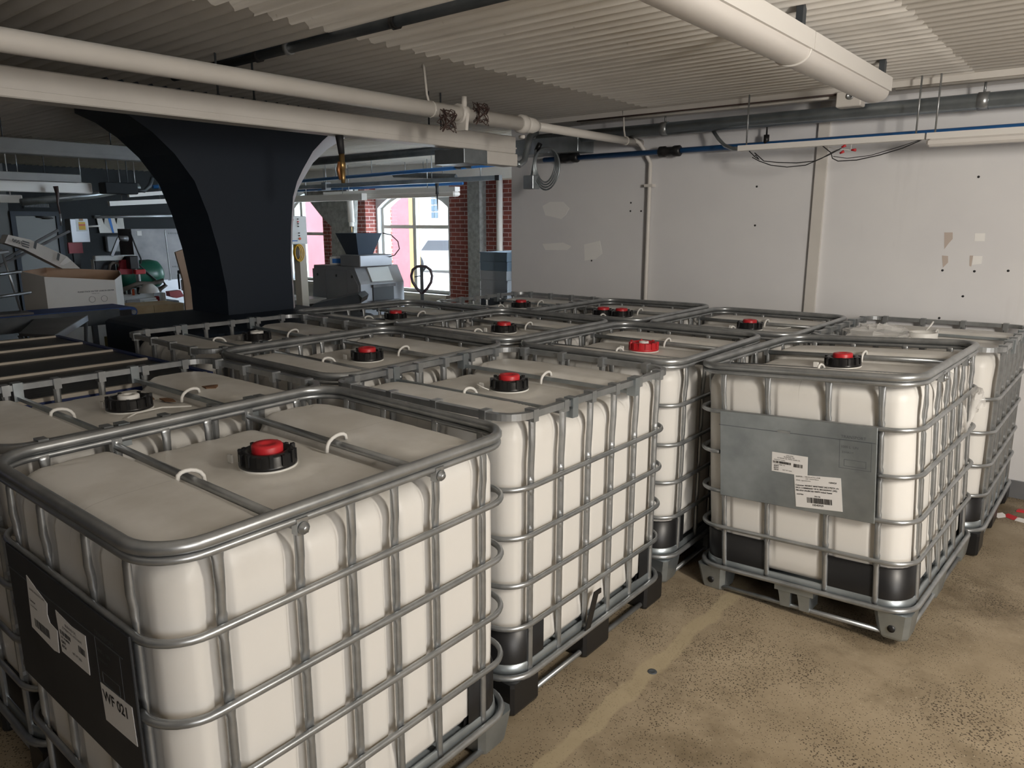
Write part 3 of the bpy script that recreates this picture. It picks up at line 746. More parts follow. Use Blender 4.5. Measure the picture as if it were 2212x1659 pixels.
struct(MB().prism(pts, (0,.08,0)).obj('column_1', M['concrete'], smooth=False))
# beam over the windows
struct(box((-13.6,8.2,2.42),(-4.9,8.55,2.70)).obj('beam_1', M['white_paint'], smooth=False))

# the dark flared column
inner = [onX(x, y, -5.25) for x, y in ((628,560),(629,490),(633,425),(642,392),(654,366),(676,327),(697,304),(719,284),(748,258))]
outer = [onX(x, y, -5.58) for x, y in ((631,560),(632,495),(636,434),(644,408),(654,389),(676,352),(706,323),(742,300),(766,287))]
prof_l = [(2.27,2.74),(2.27,2.55),(2.40,2.50),(2.54,2.41),(2.68,2.28),(2.81,2.10),(2.89,1.87),(2.95,1.60),(2.99,1.30)]
y0 = inner[0].y
poly = [Vector((-5.25,y0,0))]+inner+[Vector((-5.25,inner[-1].y,2.74))]+[Vector((-5.25,y,z)) for y, z in prof_l]+[Vector((-5.25,2.99,0))]
cc = struct(MB().prism(poly, (-.54,0,0)).obj('column_2', M['navy'], smooth=False))
sf = MB(); ia = [Vector((-5.249,y0,.0))]+inner; oa = [Vector((-5.58,outer[0].y,.0))]+outer; n = len(ia)
sf.v = [tuple(q) for p in zip(ia, oa) for q in p] + [(-5.79,p.y,p.z) for p in oa]
for k in range(n-1): sf.f += [(2*k+1,2*k,2*k+2,2*k+3), (2*n+k,2*k+1,2*k+3,2*n+k+1)]
sf.f.append((2*n-2,2*n-1,3*n-1)); sf.obj('white_side_face', mat('pale_paint', (.72,.68,.70), .7), cc)
sk = MB(); r0, r1, cx, cy = .275, .80, -5.52, 3.275
ring = lambda r, z, b: [(cx+r,cy-r+b,z),(cx+r,cy+r-b,z),(cx+r-b,cy+r,z),(cx-r+b,cy+r,z),(cx-r,cy+r-b,z),(cx-r,cy-r+b,z),(cx-r+b,cy-r,z),(cx+r-b,cy-r,z)]
R3 = [ring(r1,0,.12), ring(r1,1.045,.12), ring(r1-.02,1.065,.12), ring(r0,1.12,.02)]
sk.add([p for r in R3 for p in r], [(k*8+j,k*8+(j+1) % 8,k*8+8+(j+1) % 8,k*8+8+j) for k in range(3) for j in range(8)], True)
sk.obj('column_skirt', M['navy'], cc, smooth=False)

# outside -----------------------------------------------------------------------
struct(box((-60,9.5,-.3),(20,70,-.02)).obj('outside_ground', mat('pale_paving', (.62,.60,.57), .8), smooth=False))
bx = onY(886,480,14).x
struct(box((-34,14,-.3),(bx,14.06,9)).obj('outside_pink_wall', noisy('red_stucco', (.13,.033,.040), (.15,.042,.050), 1.5, .8), smooth=False))
struct(box((bx+.03,13.93,-.3),(bx+.34,14.02,9)).obj('outside_corner_pillar', mat('ochre_paint', (.20,.105,.025), .8), smooth=False))
bw = struct(box((-46,24,-.3),(-18,24.4,12)).obj('outside_building', mat('cream_render', (.40,.37,.33), .8), smooth=False))
c0, c1 = onY(931,414,24), onY(947,472,24)
o = MB()
for i in range(2):
    for j in range(4):
        u0 = c0.x+(c1.x-c0.x)*(i+.08)/2; u1 = c0.x+(c1.x-c0.x)*(i+.92)/2; z0 = c1.z+(c0.z-c1.z)*(j+.08)/4; z1 = c1.z+(c0.z-c1.z)*(j+.92)/4
        o.box((u0,23.97,z0),(u1,24,z1))
o.obj('window_panes', mat('blue_window', (.03,.06,.09), .3), bw, smooth=False)
p0 = onY(950,537,20); car = thing('parked_car', 'pale parked car out in the bright yard beyond the window', 'car', (p0.x, 20, -.02), 0)
prof = [(-1.9,.25),(-1.95,.65),(-1.2,.80),(-.7,1.28),(.7,1.30),(1.4,.85),(1.95,.75),(1.95,.25)]
MB().prism([(x,0,z) for x, z in prof], (0,1.6,0)).obj('body', mat('car_paint', (.6,.62,.64), .3), car, smooth=False)
MB().prism([(x,-.005,z) for x, z in ((-1.0,.82),(-.62,1.2),(.62,1.22),(1.15,.86))], (0,1.61,0)).obj('side_window', mat('car_glass', (.09,.10,.11), .3), car, smooth=False)
for x in (-1.2, 1.25):
    w = MB().lathe([(0,0),(.32,0),(.32,.2),(0,.2)], 18); q = MB(); q.add([(v[0]+x, v[2]-.02, v[1]+.32) for v in w.v], w.f); q.obj('wheel', M['rubber'], car)

# ------------------------------------------------------------------ ceiling services
def hang(name, label, cat, grp=None): return thing(name, label, cat, (0,0,0), 0, grp)
# sprinkler main
sp = hang('sprinkler_pipe', 'white sprinkler pipe crossing under the ceiling from left edge to the white wall', 'pipe')
XS = -3.345; ZS = 2.47; yc = onX(1140,270,XS).y; y2 = onX(995,247,XS).y
tube([(XS,-2.5,ZS),(XS,yc-.06,ZS)], .046, 14).obj('main_pipe', M['white_paint'], sp)
tube([(XS,yc+.05,ZS),(XS,5.8,ZS)], .031, 12).obj('branch_pipe', M['white_paint'], sp)
MB().tube([(XS,yc-.10,ZS),(XS,yc-.09,ZS),(XS,yc-.04,ZS),(XS,yc-.03,ZS)], [.05,.062,.062,.05], 14).tube([(XS,yc-.03,ZS),(XS,yc+.06,ZS),(XS,yc+.11,ZS)], [.055,.05,.034], 14).tube([(XS-.02,yc-.065,ZS-.085),(XS+.02,yc-.065,ZS-.085)], .012, 6).obj('reducer_coupling', M['white_paint'], sp)
MB().tube([(XS,y2-.03,ZS),(XS,y2+.03,ZS)], .060, 14).prism([(XS-.05,y2-.012,ZS-.10),(XS+.05,y2-.012,ZS-.10),(XS+.062,y2-.012,ZS),(XS-.062,y2-.012,ZS)], (0,.024,0)).tube([(XS+.03,y2,ZS+.04),(XS+.03,y2,ZS+.10)], .018, 8).obj('tee_clamp', M['white_paint'], sp)
for dy in (.13, -.17):
    rnd = random.Random(4); pts = []
    for i in range(90):
        t = i*.53; r = .052+.022*math.sin(i*1.9); pts.append((XS+.055+.022*math.sin(t*1.7), y2+dy+r*math.cos(t*1.13), ZS+r*.95*math.sin(t)+(.01 if dy > 0 else -.06)))
    tube(pts, .0032, 4).obj('wire_guard', M['brown_wire'], sp)
hy = onX(930,225,XS).y
for y in (hy, 5.55): MB().tube([(XS,y,ZS),(XS,y-.03,ZS+.08),(XS,y-.05,CEIL-.005)], .008, 6).tube([(XS,y-.006,ZS),(XS,y+.006,ZS)], .049 if y < 4 else .036, 14).obj('pipe_hanger', M['white_paint'], sp)
# trunking
def trunk(label, X, y0, y1, zb, zt, w, hangers, m='white_paint'):
    t = hang('cable_trunking', label, 'trunking')
    MB().bbox((X-w,y0,zb),(X,y1,zt), .006).obj('trunk_body', M[m], t, smooth=False)
    MB().box((X,y0,zb+.28*(zt-zb)),(X+.006,y1,zb+.36*(zt-zb))).obj('cover_lip', M[m], t, smooth=False)
    for y in hangers: tube([(X-w*.5,y,zt-.005),(X-w*.5,y,CEIL)], .006, 6).obj('hanger_rod', M['steel_dark'], t)
    return t
XT = -3.90; ye = onX(1115,310,XT).y
tr = trunk('wide white metal trunking crossing in front of the dark flared column', XT, -2.5, ye, 2.345, 2.478, .13, (.6, 2.3, 2.52, 3.9, 4.02))
MB().bbox((XT-.30,ye-.62,2.24),(XT+.012,ye-.36,2.345), .004).obj('grey_end_box', M['steel_sheet'], tr, smooth=False)
MB().bbox((XT-.14,ye-.36,2.25),(XT+.012,ye+.005,2.344), .004).obj('lower_box', M['white_paint'], tr, smooth=False)
trunk('dim white trunking passing left behind the dark column, higher of the two there', -7.6, -1.5, 5.0, 2.40, 2.53, .15, (1.5, 2.4, 3.3), 'dimmed_white')
trunk('long dim trunking far left, lower, just above the grey door side', -9.6, -.5, 3.75, 2.27, 2.36, .16, (1.2, 2.3, 3.4), 'dimmed_white')
# hose dropper with brass coupling
p = onX(748,290,XT+.02); p.z = 2.345
t = thing('air_dropper', 'black hose with brass quick coupling hanging under the wide trunking', 'hose', (XT-.05, p.y, 2.345))
tube([(0,0,0),(0,.005,-.05),(0,.012,-.11)], [.026,.022,.020], 10).obj('hose_end', M['rubber'], t)
tube([(0,.012,-.11),(0,.012,-.16),(0,.012,-.165),(0,.012,-.20),(0,.014,-.205),(0,.014,-.26),(0,.014,-.29)], [.018,.018,.022,.022,.016,.016,.012], 10).obj('brass_coupling', M['brass'], t)
tube([(0,-.012,-.16),(0,-.02,-.21),(0,-.008,-.27)], [.008,.012,.007], 8).obj('release_lever', mat('copper_lever', (.45,.20,.08), .4, .6), t)
# batten fixture, top right
XF = -1.19; yf = onX(1925,205,XF).y; yj = onX(1757,140,XF).y
fx = hang('ceiling_light_batten', 'large unlit white batten light with rounded lens, upper right under the ceiling', 'light')
for y0, y1 in ((yj-2.45, yj-.004), (yj+.004, yf)):
    MB().box((XF-.075,y0,2.548),(XF+.0,y1,2.622)).obj('channel', M['fixture'], fx, smooth=False)
    pr = [Vector((XF-.090+.078*math.cos(a), y0, 2.552-.060*math.sin(a)**.8)) for a in [PI*i/14 for i in range(15)]]
    m = MB(); n = len(pr); vs = pr+[q+Vector((0,y1-y0,0)) for q in pr]; m.add(vs, [(i,i+1,n+i+1,n+i) for i in range(n-1)]); m.add(pr, [tuple(range(n))], True); m.add(vs[n:], [tuple(reversed(range(n)))], True); m.add([pr[0],pr[-1],vs[n],vs[2*n-1]], [(0,2,3,1)], True)
    m.obj('rounded_lens', M['lens'], fx)
pr = [Vector((XF-.090+.081*math.cos(a), yj-.02, 2.554-.064*math.sin(a)**.8)) for a in [PI*i/14 for i in range(15)]]
tube(pr, .006, 5).obj('joint_band', M['fixture'], fx)
for y in (yj-.1, yj-1.9, yf-.1): box((XF-.05,y-.02,2.622),(XF-.02,y+.02,CEIL)).obj('mounting_bracket', M['steel_dark'], fx, smooth=False)
# grey conduit along the wall
gc = hang('wall_conduit', 'thick grey steel conduit running along the top of the white wall', 'conduit')
tube([(-4.3,5.62,2.545),(4.4,5.62,2.545)], .050, 14).obj('conduit_pipe', M['steel_sheet'], gc)
for px, py in ((1437,268),(2125,215)):
    c = onY(px, py, 5.62); tube([(c.x-.03,5.62,2.545),(c.x+.03,5.62,2.545)], .055, 14).obj('clamp_band', M['steel'], gc); tube([(c.x,5.62,2.59),(c.x,5.62,2.66)], .008, 6).obj('clamp_rod', M['steel'], gc)
# blue air line
bl = hang('air_pipe', 'blue compressed-air pipe running along the white wall', 'pipe')
tube([(-4.3,5.70,2.376),(4.4,5.70,2.400)], .0215, 10).obj('blue_tube', M['blue_pipe'], bl)
for px, py in ((1447,327),(1230,341)):
    c = onY(px, py, 5.70); MB().tube([(c.x-.10,5.70,c.z),(c.x-.09,5.70,c.z),(c.x-.04,5.70,c.z),(c.x-.025,5.70,c.z),(c.x+.025,5.70,c.z),(c.x+.04,5.70,c.z),(c.x+.09,5.70,c.z),(c.x+.10,5.70,c.z)], [.030,.044,.044,.036,.036,.044,.044,.030], 12).obj('black_coupling', M['black'], bl)
c = onY(1656,292,5.70); MB().tube([(c.x,5.70,2.385),(c.x,5.70,2.45)], .022, 8).tube([(c.x,5.70,2.45),(c.x,5.70,2.56)], .007, 6).obj('pipe_clip', M['black'], bl)
# strip lights on the wall
st = hang('strip_light', 'slim bare white strip light on rods before the blue pipe, wires hanging below', 'light')
a, b = onY(1598,321,5.4), onY(1999,300,5.4)
box((a.x,5.36,2.315),(b.x,5.43,2.352)).obj('channel', M['fixture'], st, smooth=False)
for px in (1615, 1980): c = onY(px, 280, 5.4); tube([(c.x,5.395,2.35),(c.x,5.395,CEIL-.01)], .006, 6).obj('hanger_rod', M['steel'], st)
st2 = hang('strip_light', 'white strip light with lens at the right edge of the photo, on the white wall', 'light')
MB().box((b.x+.012,5.36,2.315),(b.x+1.3,5.43,2.352)).obj('channel', M['fixture'], st2, smooth=False)
MB().bbox((b.x+.014,5.35,2.270),(b.x+1.3,5.44,2.315), .012).obj('lens_cover', M['lens'], st2, smooth=False)
c = onY(2021, 280, 5.4); tube([(c.x,5.395,2.35),(c.x,5.395,CEIL-.01)], .006, 6).obj('hanger_rod', M['steel'], st2)
def wire(px, m, r=.0035, Y=5.40): return tube([onY(x, y, Y) for x, y in px], r, 5)
w = hang('loose_wires', 'thin black and white wires with red wire nuts drooping under the bare strip light', 'wires')
wire([(1618,326),(1632,340),(1640,345),(1632,335),(1625,340),(1640,348),(1665,357),(1700,361),(1740,357),(1775,342),(1800,328),(1818,320)], M['black']).obj('black_wire', M['rubber'], w)
wire([(1630,330),(1650,348),(1680,351),(1720,352),(1760,348),(1790,335),(1815,322)], M['black']).obj('black_wire', M['rubber'], w)
wire([(1773,312),(1795,330),(1798,342),(1810,348),(1850,346),(1900,335),(1950,320),(1985,305),(1996,299)], M['black']).obj('black_wire', M['rubber'], w)
wire([(1800,338),(1830,342),(1880,336),(1940,318),(1994,300)], M['black'], .0025).obj('black_wire', M['rubber'], w)
wire([(1790,318),(1815,322),(1838,324),(1840,308)], M['black'], .0025).obj('white_wire', M['white_plastic'], w)
for x, y, dx, dy in ((1818,318,9,-4),(1814,331,9,-4),(1839,324,10,0)):
    a, b = onY(x,y,5.40), onY(x+dx,y+dy,5.40); tube([a, b], [.006,.010], 8).obj('wire_nut', M['red'], w)
# white conduit and box beneath the deck
wc = hang('surface_conduit', 'thin white conduit under the ceiling ending in a small junction box by the batten', 'conduit')
a, b = onZ(1265,268,2.645), onZ(1838,218,2.645)
MB().tube([(a.x,5.56,2.648),(b.x,5.56,2.648)], .012, 8).obj('conduit_tube', M['white_paint'], wc)
MB().tube([(a.x,5.50,2.655),(-3.0,5.50,2.655),(b.x,5.50,2.655)], .006, 6).obj('armoured_cable', M['brown_wire'], wc)
q = onY(1845,213,5.52); jb = MB().bbox((q.x-.10,5.46,q.z-.055),(q.x+.06,5.57,q.z+.045), .006).obj('junction_box', M['white_paint'], wc, smooth=False)
o = MB().lathe([(0,.004),(.012,.004),(.014,.010),(.022,.010),(.024,0)], 14); k = MB(); k.add([(v[0]+q.x-.01, 5.46-v[2], v[1]+q.z+.01) for v in o.v], o.f); k.obj('knockout_ring', M['steel'], jb)
wc2 = tube([(q.x+.25,5.53,2.655),(4.4,5.53,2.655)], .012, 8).obj('surface_conduit', M['white_paint']); tag(wc2, 'thin white conduit under the ceiling right of the batten light', 'conduit')
# wall pipe drop
vp = hang('conduit_drop', 'white conduit dropping down the white wall from the blue pipe', 'conduit')
c = onY(1395,500,5.77)
tube([(c.x-.10,5.66,2.50),(c.x-.05,5.70,2.46),(c.x-.03,5.755,2.40),(c.x+.02,5.768,2.30),(c.x+.02,5.77,.9),(c.x+.02,5.77,0.3)], .018, 8).obj('conduit_tube', M['white_paint'], vp)
q = onY(1402,401,5.77); box((c.x-.02,5.745,q.z-.012),(c.x+.06,5.8,q.z+.012)).obj('pipe_strap', M['white_paint'], vp, smooth=False)
bd = tube([onY(1540,282,5.62), onY(1552,300,5.60), onY(1565,314,5.52), onY(1582,321,5.44), onY(1600,321,5.41)], .014, 8).obj('flexible_conduit', M['steel_sheet']); tag(bd, 'short grey flexible conduit bending down to the bare strip light', 'conduit')
# coil of flexible conduit with its box
c = onY(1182,356,5.35); cl = thing('conduit_coil', 'coil of grey armoured cable with small box hanging at the wall end', 'cable', c)
for k in range(4):
    pts = []
    for i in range(28):
        t = 2*PI*i/28; rx = .105+.012*k; rz = .145+.010*k; pts.append((rx*math.cos(t)+.012*k-.02, -.012*k+.01*math.sin(t*2), rz*math.sin(t)-.012*k))
    tube(pts, .0075, 6, closed=True).obj('cable_loop', M['steel_sheet'], cl)
MB().tube([(-.10,-.03,.13),(-.13,-.03,.0),(-.15,-.03,-.09)], .008, 6).obj('cable_tail', M['steel_sheet'], cl)
MB().tube([(-.11,-.01,.12),(-.07,-.01,.18)], .022, 8).obj('tape_wrap', M['black'], cl)
MB().bbox((-.21,-.07,-.20),(-.10,.03,-.085), .004).obj('switch_box', M['steel_sheet'], cl, smooth=False)
# gutter box on the wall end + goose-neck conduit
gb = hang('gutter_box', 'long grey metal box high on the left end of the white wall', 'box')
a, b = onY(1178,300,5.72), onY(1272,318,5.72)
MB().bbox((a.x-.25,5.55,2.415),(b.x,5.80,2.55), .004).obj('box_body', M['steel_sheet'], gb, smooth=False)
gn = tube([onX(1112,352,XT-.06)+Vector((0,.02,0)), (XT-.05,ye+.10,2.27), (XT-.05,ye+.17,2.31), (XT-.05,ye+.20,2.40), (XT-.05,ye+.24,2.50), (XT-.05,ye+.33,2.545)], .026, 10).obj('elbow_conduit', M['steel_sheet']); tag(gn, 'bent grey conduit rising from the end of the wide trunking', 'conduit')
# black conduit below the deck
bc = hang('black_conduit', 'black conduit clipped under the corrugated ceiling, upper left', 'conduit')
tube([(-1.0,2.44,2.685),(-4.7,2.44,2.685)], .026, 10).obj('conduit_pipe', M['steel_dark'], bc)
for px, py in ((822,38),(580,95),(513,112)):
    c = onZ(px,py,2.685); tube([(c.x-.015,2.44,2.685),(c.x+.015,2.44,2.685)], .034, 10).obj('clip', M['black'] if px != 580 else M['steel'], bc)
# far services beyond the trunking
def pipeX(name, label, cat, px0, px1, Y, r, m, n=10):
    a, b = onY(*px0, Y), onY(*px1, Y); o = tag(tube([a, b], r, n).obj(name, m), label, cat)
    for t in (.2, .8): q = a.lerp(b, t); tube([q, (q.x,q.y,CEIL)], .006, 6).obj('hanger_rod', M['steel'], o)
    return o
pipeX('steel_conduit', 'thick dark conduit crossing behind the end of the wide trunking', 'conduit', (672,350), (1020,318), 6.6, .050, M['steel_dark'])
b2 = hang('air_pipe', 'blue air pipe beyond the wide trunking, with dark coupling', 'pipe')
a, b = onY(640,392,6.9), onY(1108,352,6.9); tube([a, b], .024, 10).obj('blue_tube', M['blue_pipe'], b2)
c = onY(1003,357,6.9); tube([c+(a-b).normalized()*t for t in (-.14,-.12,-.05,-.03,.03,.05,.12,.14)], [.03,.046,.046,.036,.036,.046,.046,.03], 12).obj('coupling', M['steel_dark'], b2)
for px in (725, 803, 1035): q = onY(px, 380, 6.9); q2 = a + (b-a)*((q.x-a.x)/(b.x-a.x)); tube([q2, (q2.x, q2.y, CEIL)], .006, 6).obj('hanger_rod', M['steel'], b2)
ch = hang('strut_rail', 'long grey strut rail with black end cap before the arched window', 'rail')
a, b = onY(645,405,7.2), onY(1076,384,7.2); d = (b-a)
MB().tube([a, b], .040, 4, rot=PI/4).obj('rail_body', M['steel_sheet'], ch); MB().tube([b-d.normalized()*.03, b+d.normalized()*.04], .043, 4, rot=PI/4).obj('end_cap', M['black'], ch)
for t in (.17, .72, .93): q = a+d*t; tube([q, (q.x, q.y, CEIL)], .007, 6).obj('hanger_rod', M['steel'], ch); 
q = a+d*.17; box((q.x-.05,q.y-.05,q.z-.055),(q.x+.05,q.y+.05,q.z+.055)).obj('trolley', M['steel'], ch, smooth=False)
sb = pipeX('support_beam', 'flat grey beam crossing beyond the far blue pipe', 'beam', (850,378), (985,381), 7.9, .035, M['steel_dark'], 4)
b3 = pipeX('air_pipe', 'lowest thin blue pipe close to the arched window', 'pipe', (640,412), (1000,396), 8.0, .020, M['blue_pipe'])
s3 = hang('far_strip_light', 'white strip light at the top of the arched window', 'light')
a, b = onY(700,409,7.7), onY(985,416,7.7)
MB().box((a.x,7.68,2.24),(b.x,7.78,2.30)).obj('channel', M['fixture'], s3, smooth=False); MB().bbox((a.x,7.66,2.17),(b.x,7.80,2.24), .02).obj('lens_cover', M['lens'], s3, smooth=False)
for t in (.2,.8): tube([(a.x+(b.x-a.x)*t,7.73,2.3),(a.x+(b.x-a.x)*t,7.73,CEIL)], .006, 6).obj('hanger_rod', M['steel'], s3)
s4 = hang('far_strip_light', 'white strip light beside the dark column, above the slanted concrete', 'light')
a, b = onY(640,425,7.5), onY(786,425,7.5)
MB().box((a.x-.6,7.46,b.z-.05),(b.x,7.56,b.z+.05)).obj('channel', M['fixture'], s4, smooth=False)
for t in (.15,.7): tube([(a.x+(b.x-a.x)*t,7.51,b.z+.05),(a.x+(b.x-a.x)*t,7.51,CEIL)], .006, 6).obj('hanger_rod', M['steel'], s4)
a, b = onY(755,430,8.3), onY(760,489,8.3)
dp = hang('white_drop_pipe', 'short white pipe hanging by the slanted concrete column', 'pipe'); tube([(a.x,8.3,2.62),(a.x+.02,8.3,b.z+.07)], .055, 12).obj('pipe_tube', M['white_paint'], dp); tube([(a.x+.02,8.3,b.z+.07),(a.x+.02,8.3,b.z)], .040, 12).obj('pipe_end', M['white_plastic'], dp)
tube([(a.x+.02,8.3,b.z),(a.x+.02,8.3,b.z-.10)], .008, 6).obj('brass_stem', M['brass'], dp)
a = onY(1077,405,8.9); tag(tube([(a.x,8.92,2.62),(a.x,8.92,.0)], .050, 12).obj('drain_pipe', M['white_paint']), 'upright white pipe against the brick wall beside the concrete pillar', 'pipe')
c = onY(944,400,7.3); dc = thing('air_dropper', 'dark hose dropper with nozzle hanging before the arched window', 'hose', (c.x,7.3,c.z+.04))
tube([(0,0,0),(0,0,-.10),(0,.0,-.16)], [.028,.018,.022], 8).obj('hose_end', M['rubber'], dc); tube([(0,0,-.16),(.005,0,-.36)], [.010,.005], 6).obj('nozzle', M['rubber'], dc)

# far left services
fl = hang('far_strip_light', 'long white strip light at far left, upper of the two', 'light')
a, b = onX(0,398,-10.2), onX(195,408,-10.2); MB().bbox((-10.24,a.y-.8,b.z-.06),(-10.14,b.y,b.z+.07), .008).obj('channel', M['fixture'], fl, smooth=False)
for t in (.2,.9): tube([(-10.2,a.y+(b.y-a.y)*t,b.z+.06),(-10.2,a.y+(b.y-a.y)*t,CEIL)], .007, 6).obj('hanger_rod', M['steel'], fl)
f2 = hang('far_strip_light', 'short white strip light at the far left edge, lower of the two', 'light')
a, b = onX(0,428,-11.2), onX(46,430,-11.2); MB().bbox((-11.25,a.y-.7,b.z-.05),(-11.15,b.y,b.z+.05), .008).obj('channel', M['fixture'], f2, smooth=False)
for yy in (a.y-.3, b.y-.12): tube([(-11.2,yy,b.z+.05),(-11.2,yy,CEIL)], .008, 6).obj('hanger_rod', M['white_plastic'], f2)
f3 = hang('far_strip_light', 'pale strip light left of the dark column, above the steel panel', 'light')
a, b = onY(235,440,4.6), onY(372,435,4.6)
a, b = onX(235,440,-11.0), onX(372,434,-11.0); tube([a, b], .045, 4, rot=PI/4).obj('channel', M['fixture'], f3)
for q in (a.lerp(b,.2), a.lerp(b,.8)): tube([q, (q.x,q.y,CEIL)], .006, 6).obj('hanger_rod', M['steel'], f3)
f4 = hang('far_strip_light', 'narrow pale batten just left of the column above the longer one', 'light')
a, b = onX(277,422,-10.4), onX(362,416,-10.4); tube([a, b], .035, 4, rot=PI/4).obj('channel', M['fixture'], f4)
for q in (a.lerp(b,.2), a.lerp(b,.8)): tube([q, (q.x,q.y,CEIL)], .006, 6).obj('hanger_rod', M['steel'], f4)
a, b = onX(45,437,-10.8), onX(205,421,-10.8); tag(tube([a, b, b+(b-a).normalized()*.6+Vector((0,0,.05))], .045, 10).obj('steel_conduit', M['steel_sheet']), 'grey conduit slanting across above the vent grille', 'conduit')
a, b = onX(228,407,-9.9), onX(300,420,-9.9)
mbx = thing('gear_motor', 'dark boxy motor unit with curved hose under the far trunking', 'motor', (-9.9, a.y, b.z))
MB().bbox((-.2,0,0),(.0,b.y-a.y,a.z-b.z+.08), .01).obj('housing', M['dark_wall'], mbx, smooth=False)
w = b.y-a.y; tube([(-.1,w,.06),(-.1,w+.12,.05),(-.1,w+.2,.12),(-.1,w+.24,.22)], .025, 8).obj('curved_hose', M['steel_dark'], mbx)
for yy in (.08, w-.08): tube([(-.1,yy,a.z-b.z+.08),(-.1,yy,CEIL-b.z)], .008, 6).obj('hanger_rod', M['steel_dark'], mbx)
a, b = onX(330,404,-10.6), onX(380,400,-10.6); tag(tube([a, b], .028, 8).obj('air_pipe', M['blue_pipe']), 'short glimpse of blue pipe left of the dark column', 'pipe')
c = onX(120,402,-10.0); h = thing('air_dropper', 'brown hose dropper hanging before the vent at far left', 'hose', (-10.0,c.y,c.z))
tube([(0,0,0),(0,.01,-.10),(0,.0,-.20),(0,.01,-.32)], [.03,.02,.012,.008], 8).obj('hose_end', M['brown_wire'], h); tube([(0,.01,-.32),(0,.01,-.46)], .012, 8).obj('steel_tip', M['steel'], h)

# ------------------------------------------------------------------ things on the floor, middle distance
# grey dough divider
dv = thing('dough_divider', 'grey steel dough machine with flared hopper standing before the arched window', 'machine', (-6.34,5.16,0), 0)
Ls, Wd = .83, .62
pr = [(-Ls-.03,.05),(-Ls-.03,.98),(-Ls+.02,1.345),(-.10,1.345),(.0,1.16),(.0,.05)]
MB().prism([(x,0,z) for x, z in pr], (0,Wd,0)).obj('body', M['machine_grey'], dv, smooth=False)
s = MB()
for x0, x1 in ((-.83,-.60),(-.585,-.22),(-.205,-.035)):
    top = lambda x: 1.305 if x < -.16 else 1.30-(x+.16)*1.2
    s.prism([(x0,-.008,.12),(x1,-.008,.12),(x1,-.008,top(x1)),(max(x0,min(x1-.01,-.16)) if x1 > -.16 else x1,-.008,1.305),(x0,-.008,1.305)], (0,.008,0))
s.obj('side_door', M['machine_grey'], dv, smooth=False)
for x in (-.74, -.40, -.13):
    o = MB().lathe([(0,.004),(.016,.004),(.016,0)], 10); k = MB(); k.add([(v[0]+x, -.008-v[2], v[1]+1.24) for v in o.v], o.f); k.obj('door_lock', M['machine_dark'], dv)
MB().prism([(-.012,.16,1.175),(-.012,.46,1.175),(-.09,.46,1.325),(-.09,.16,1.325)], (.016,0,.008)).obj('front_flap', M['machine_white'], dv, smooth=False)
MB().bbox((-.01,.16,.93),(.012,.46,1.12), .004).obj('front_opening', M['machine_dark'], dv, smooth=False)
MB().box((-.01,.15,1.12),(.03,.47,1.15)).obj('chrome_edge', M['stainless'], dv, smooth=False)
MB().tube([(.05,.12,.93),(.05,.50,.93)], .05, 12).obj('roller', M['machine_grey'], dv); MB().tube([(.09,.15,.93),(.12,.15,.93)], .02, 8).obj('roller_knob', M['machine_dark'], dv)
MB().bbox((-.01,.13,.10),(.014,.48,.80), .004).obj('lower_opening', M['machine_dark'], dv, smooth=False)
MB().bbox((-.36,.02,1.345),(-.02,.48,1.47), .008).obj('hopper_base', M['machine_grey'], dv, smooth=False)
hp = MB(); b0 = [(-.36,.11),(-.15,.11),(-.15,.31),(-.36,.31)]; b1 = [(-.435,.03),(-.08,.03),(-.08,.39),(-.435,.39)]
vs = [(x,y,1.47) for x, y in b0]+[(x,y,1.70) for x, y in b1]+[(-.26+(x+.26)*.96,.21+(y-.21)*.96,1.70) for x, y in b1]+[(-.26+(x+.26)*.92,.21+(y-.21)*.92,1.49) for x, y in b0]
fs = [(j,(j+1) % 4,4+(j+1) % 4,4+j) for j in range(4)]+[(4+j,4+(j+1) % 4,8+(j+1) % 4,8+j) for j in range(4)]+[(8+j,8+(j+1) % 4,12+(j+1) % 4,12+j) for j in range(4)]+[(12,13,14,15)]
hp.add(vs, fs, True); hp.obj('hopper', mat('hopper_steel', (.06,.08,.11), .35, .5), dv, smooth=False)
tube([(-.03,.36,1.70),(.04,.42,1.68),(.09,.47,1.61),(.10,.48,1.53),(.04,.46,1.46),(-.02,.44,1.44)], .006, 6).obj('power_cable', M['rubber'], dv)
for x in (-.75, -.1):
    for y in (.08, .54): MB().lathe([(.03,0),(.03,.05)], 10, (x,y,0)).obj('foot', M['machine_dark'], dv)
p = Vector((-6.88,5.32,1.348)); cb = thing('small_carton', 'small white carton with blue print lying tilted on the divider', 'carton', p, .6)
MB().bbox((-.10,-.06,0),(.08,.06,.09), .004, ).obj('carton_body', M['white_card'], cb, smooth=False); MB().box((-.07,-.0615,.02),(.05,-.06,.07)).obj('blue_print', M['blue_label'], cb, smooth=False)
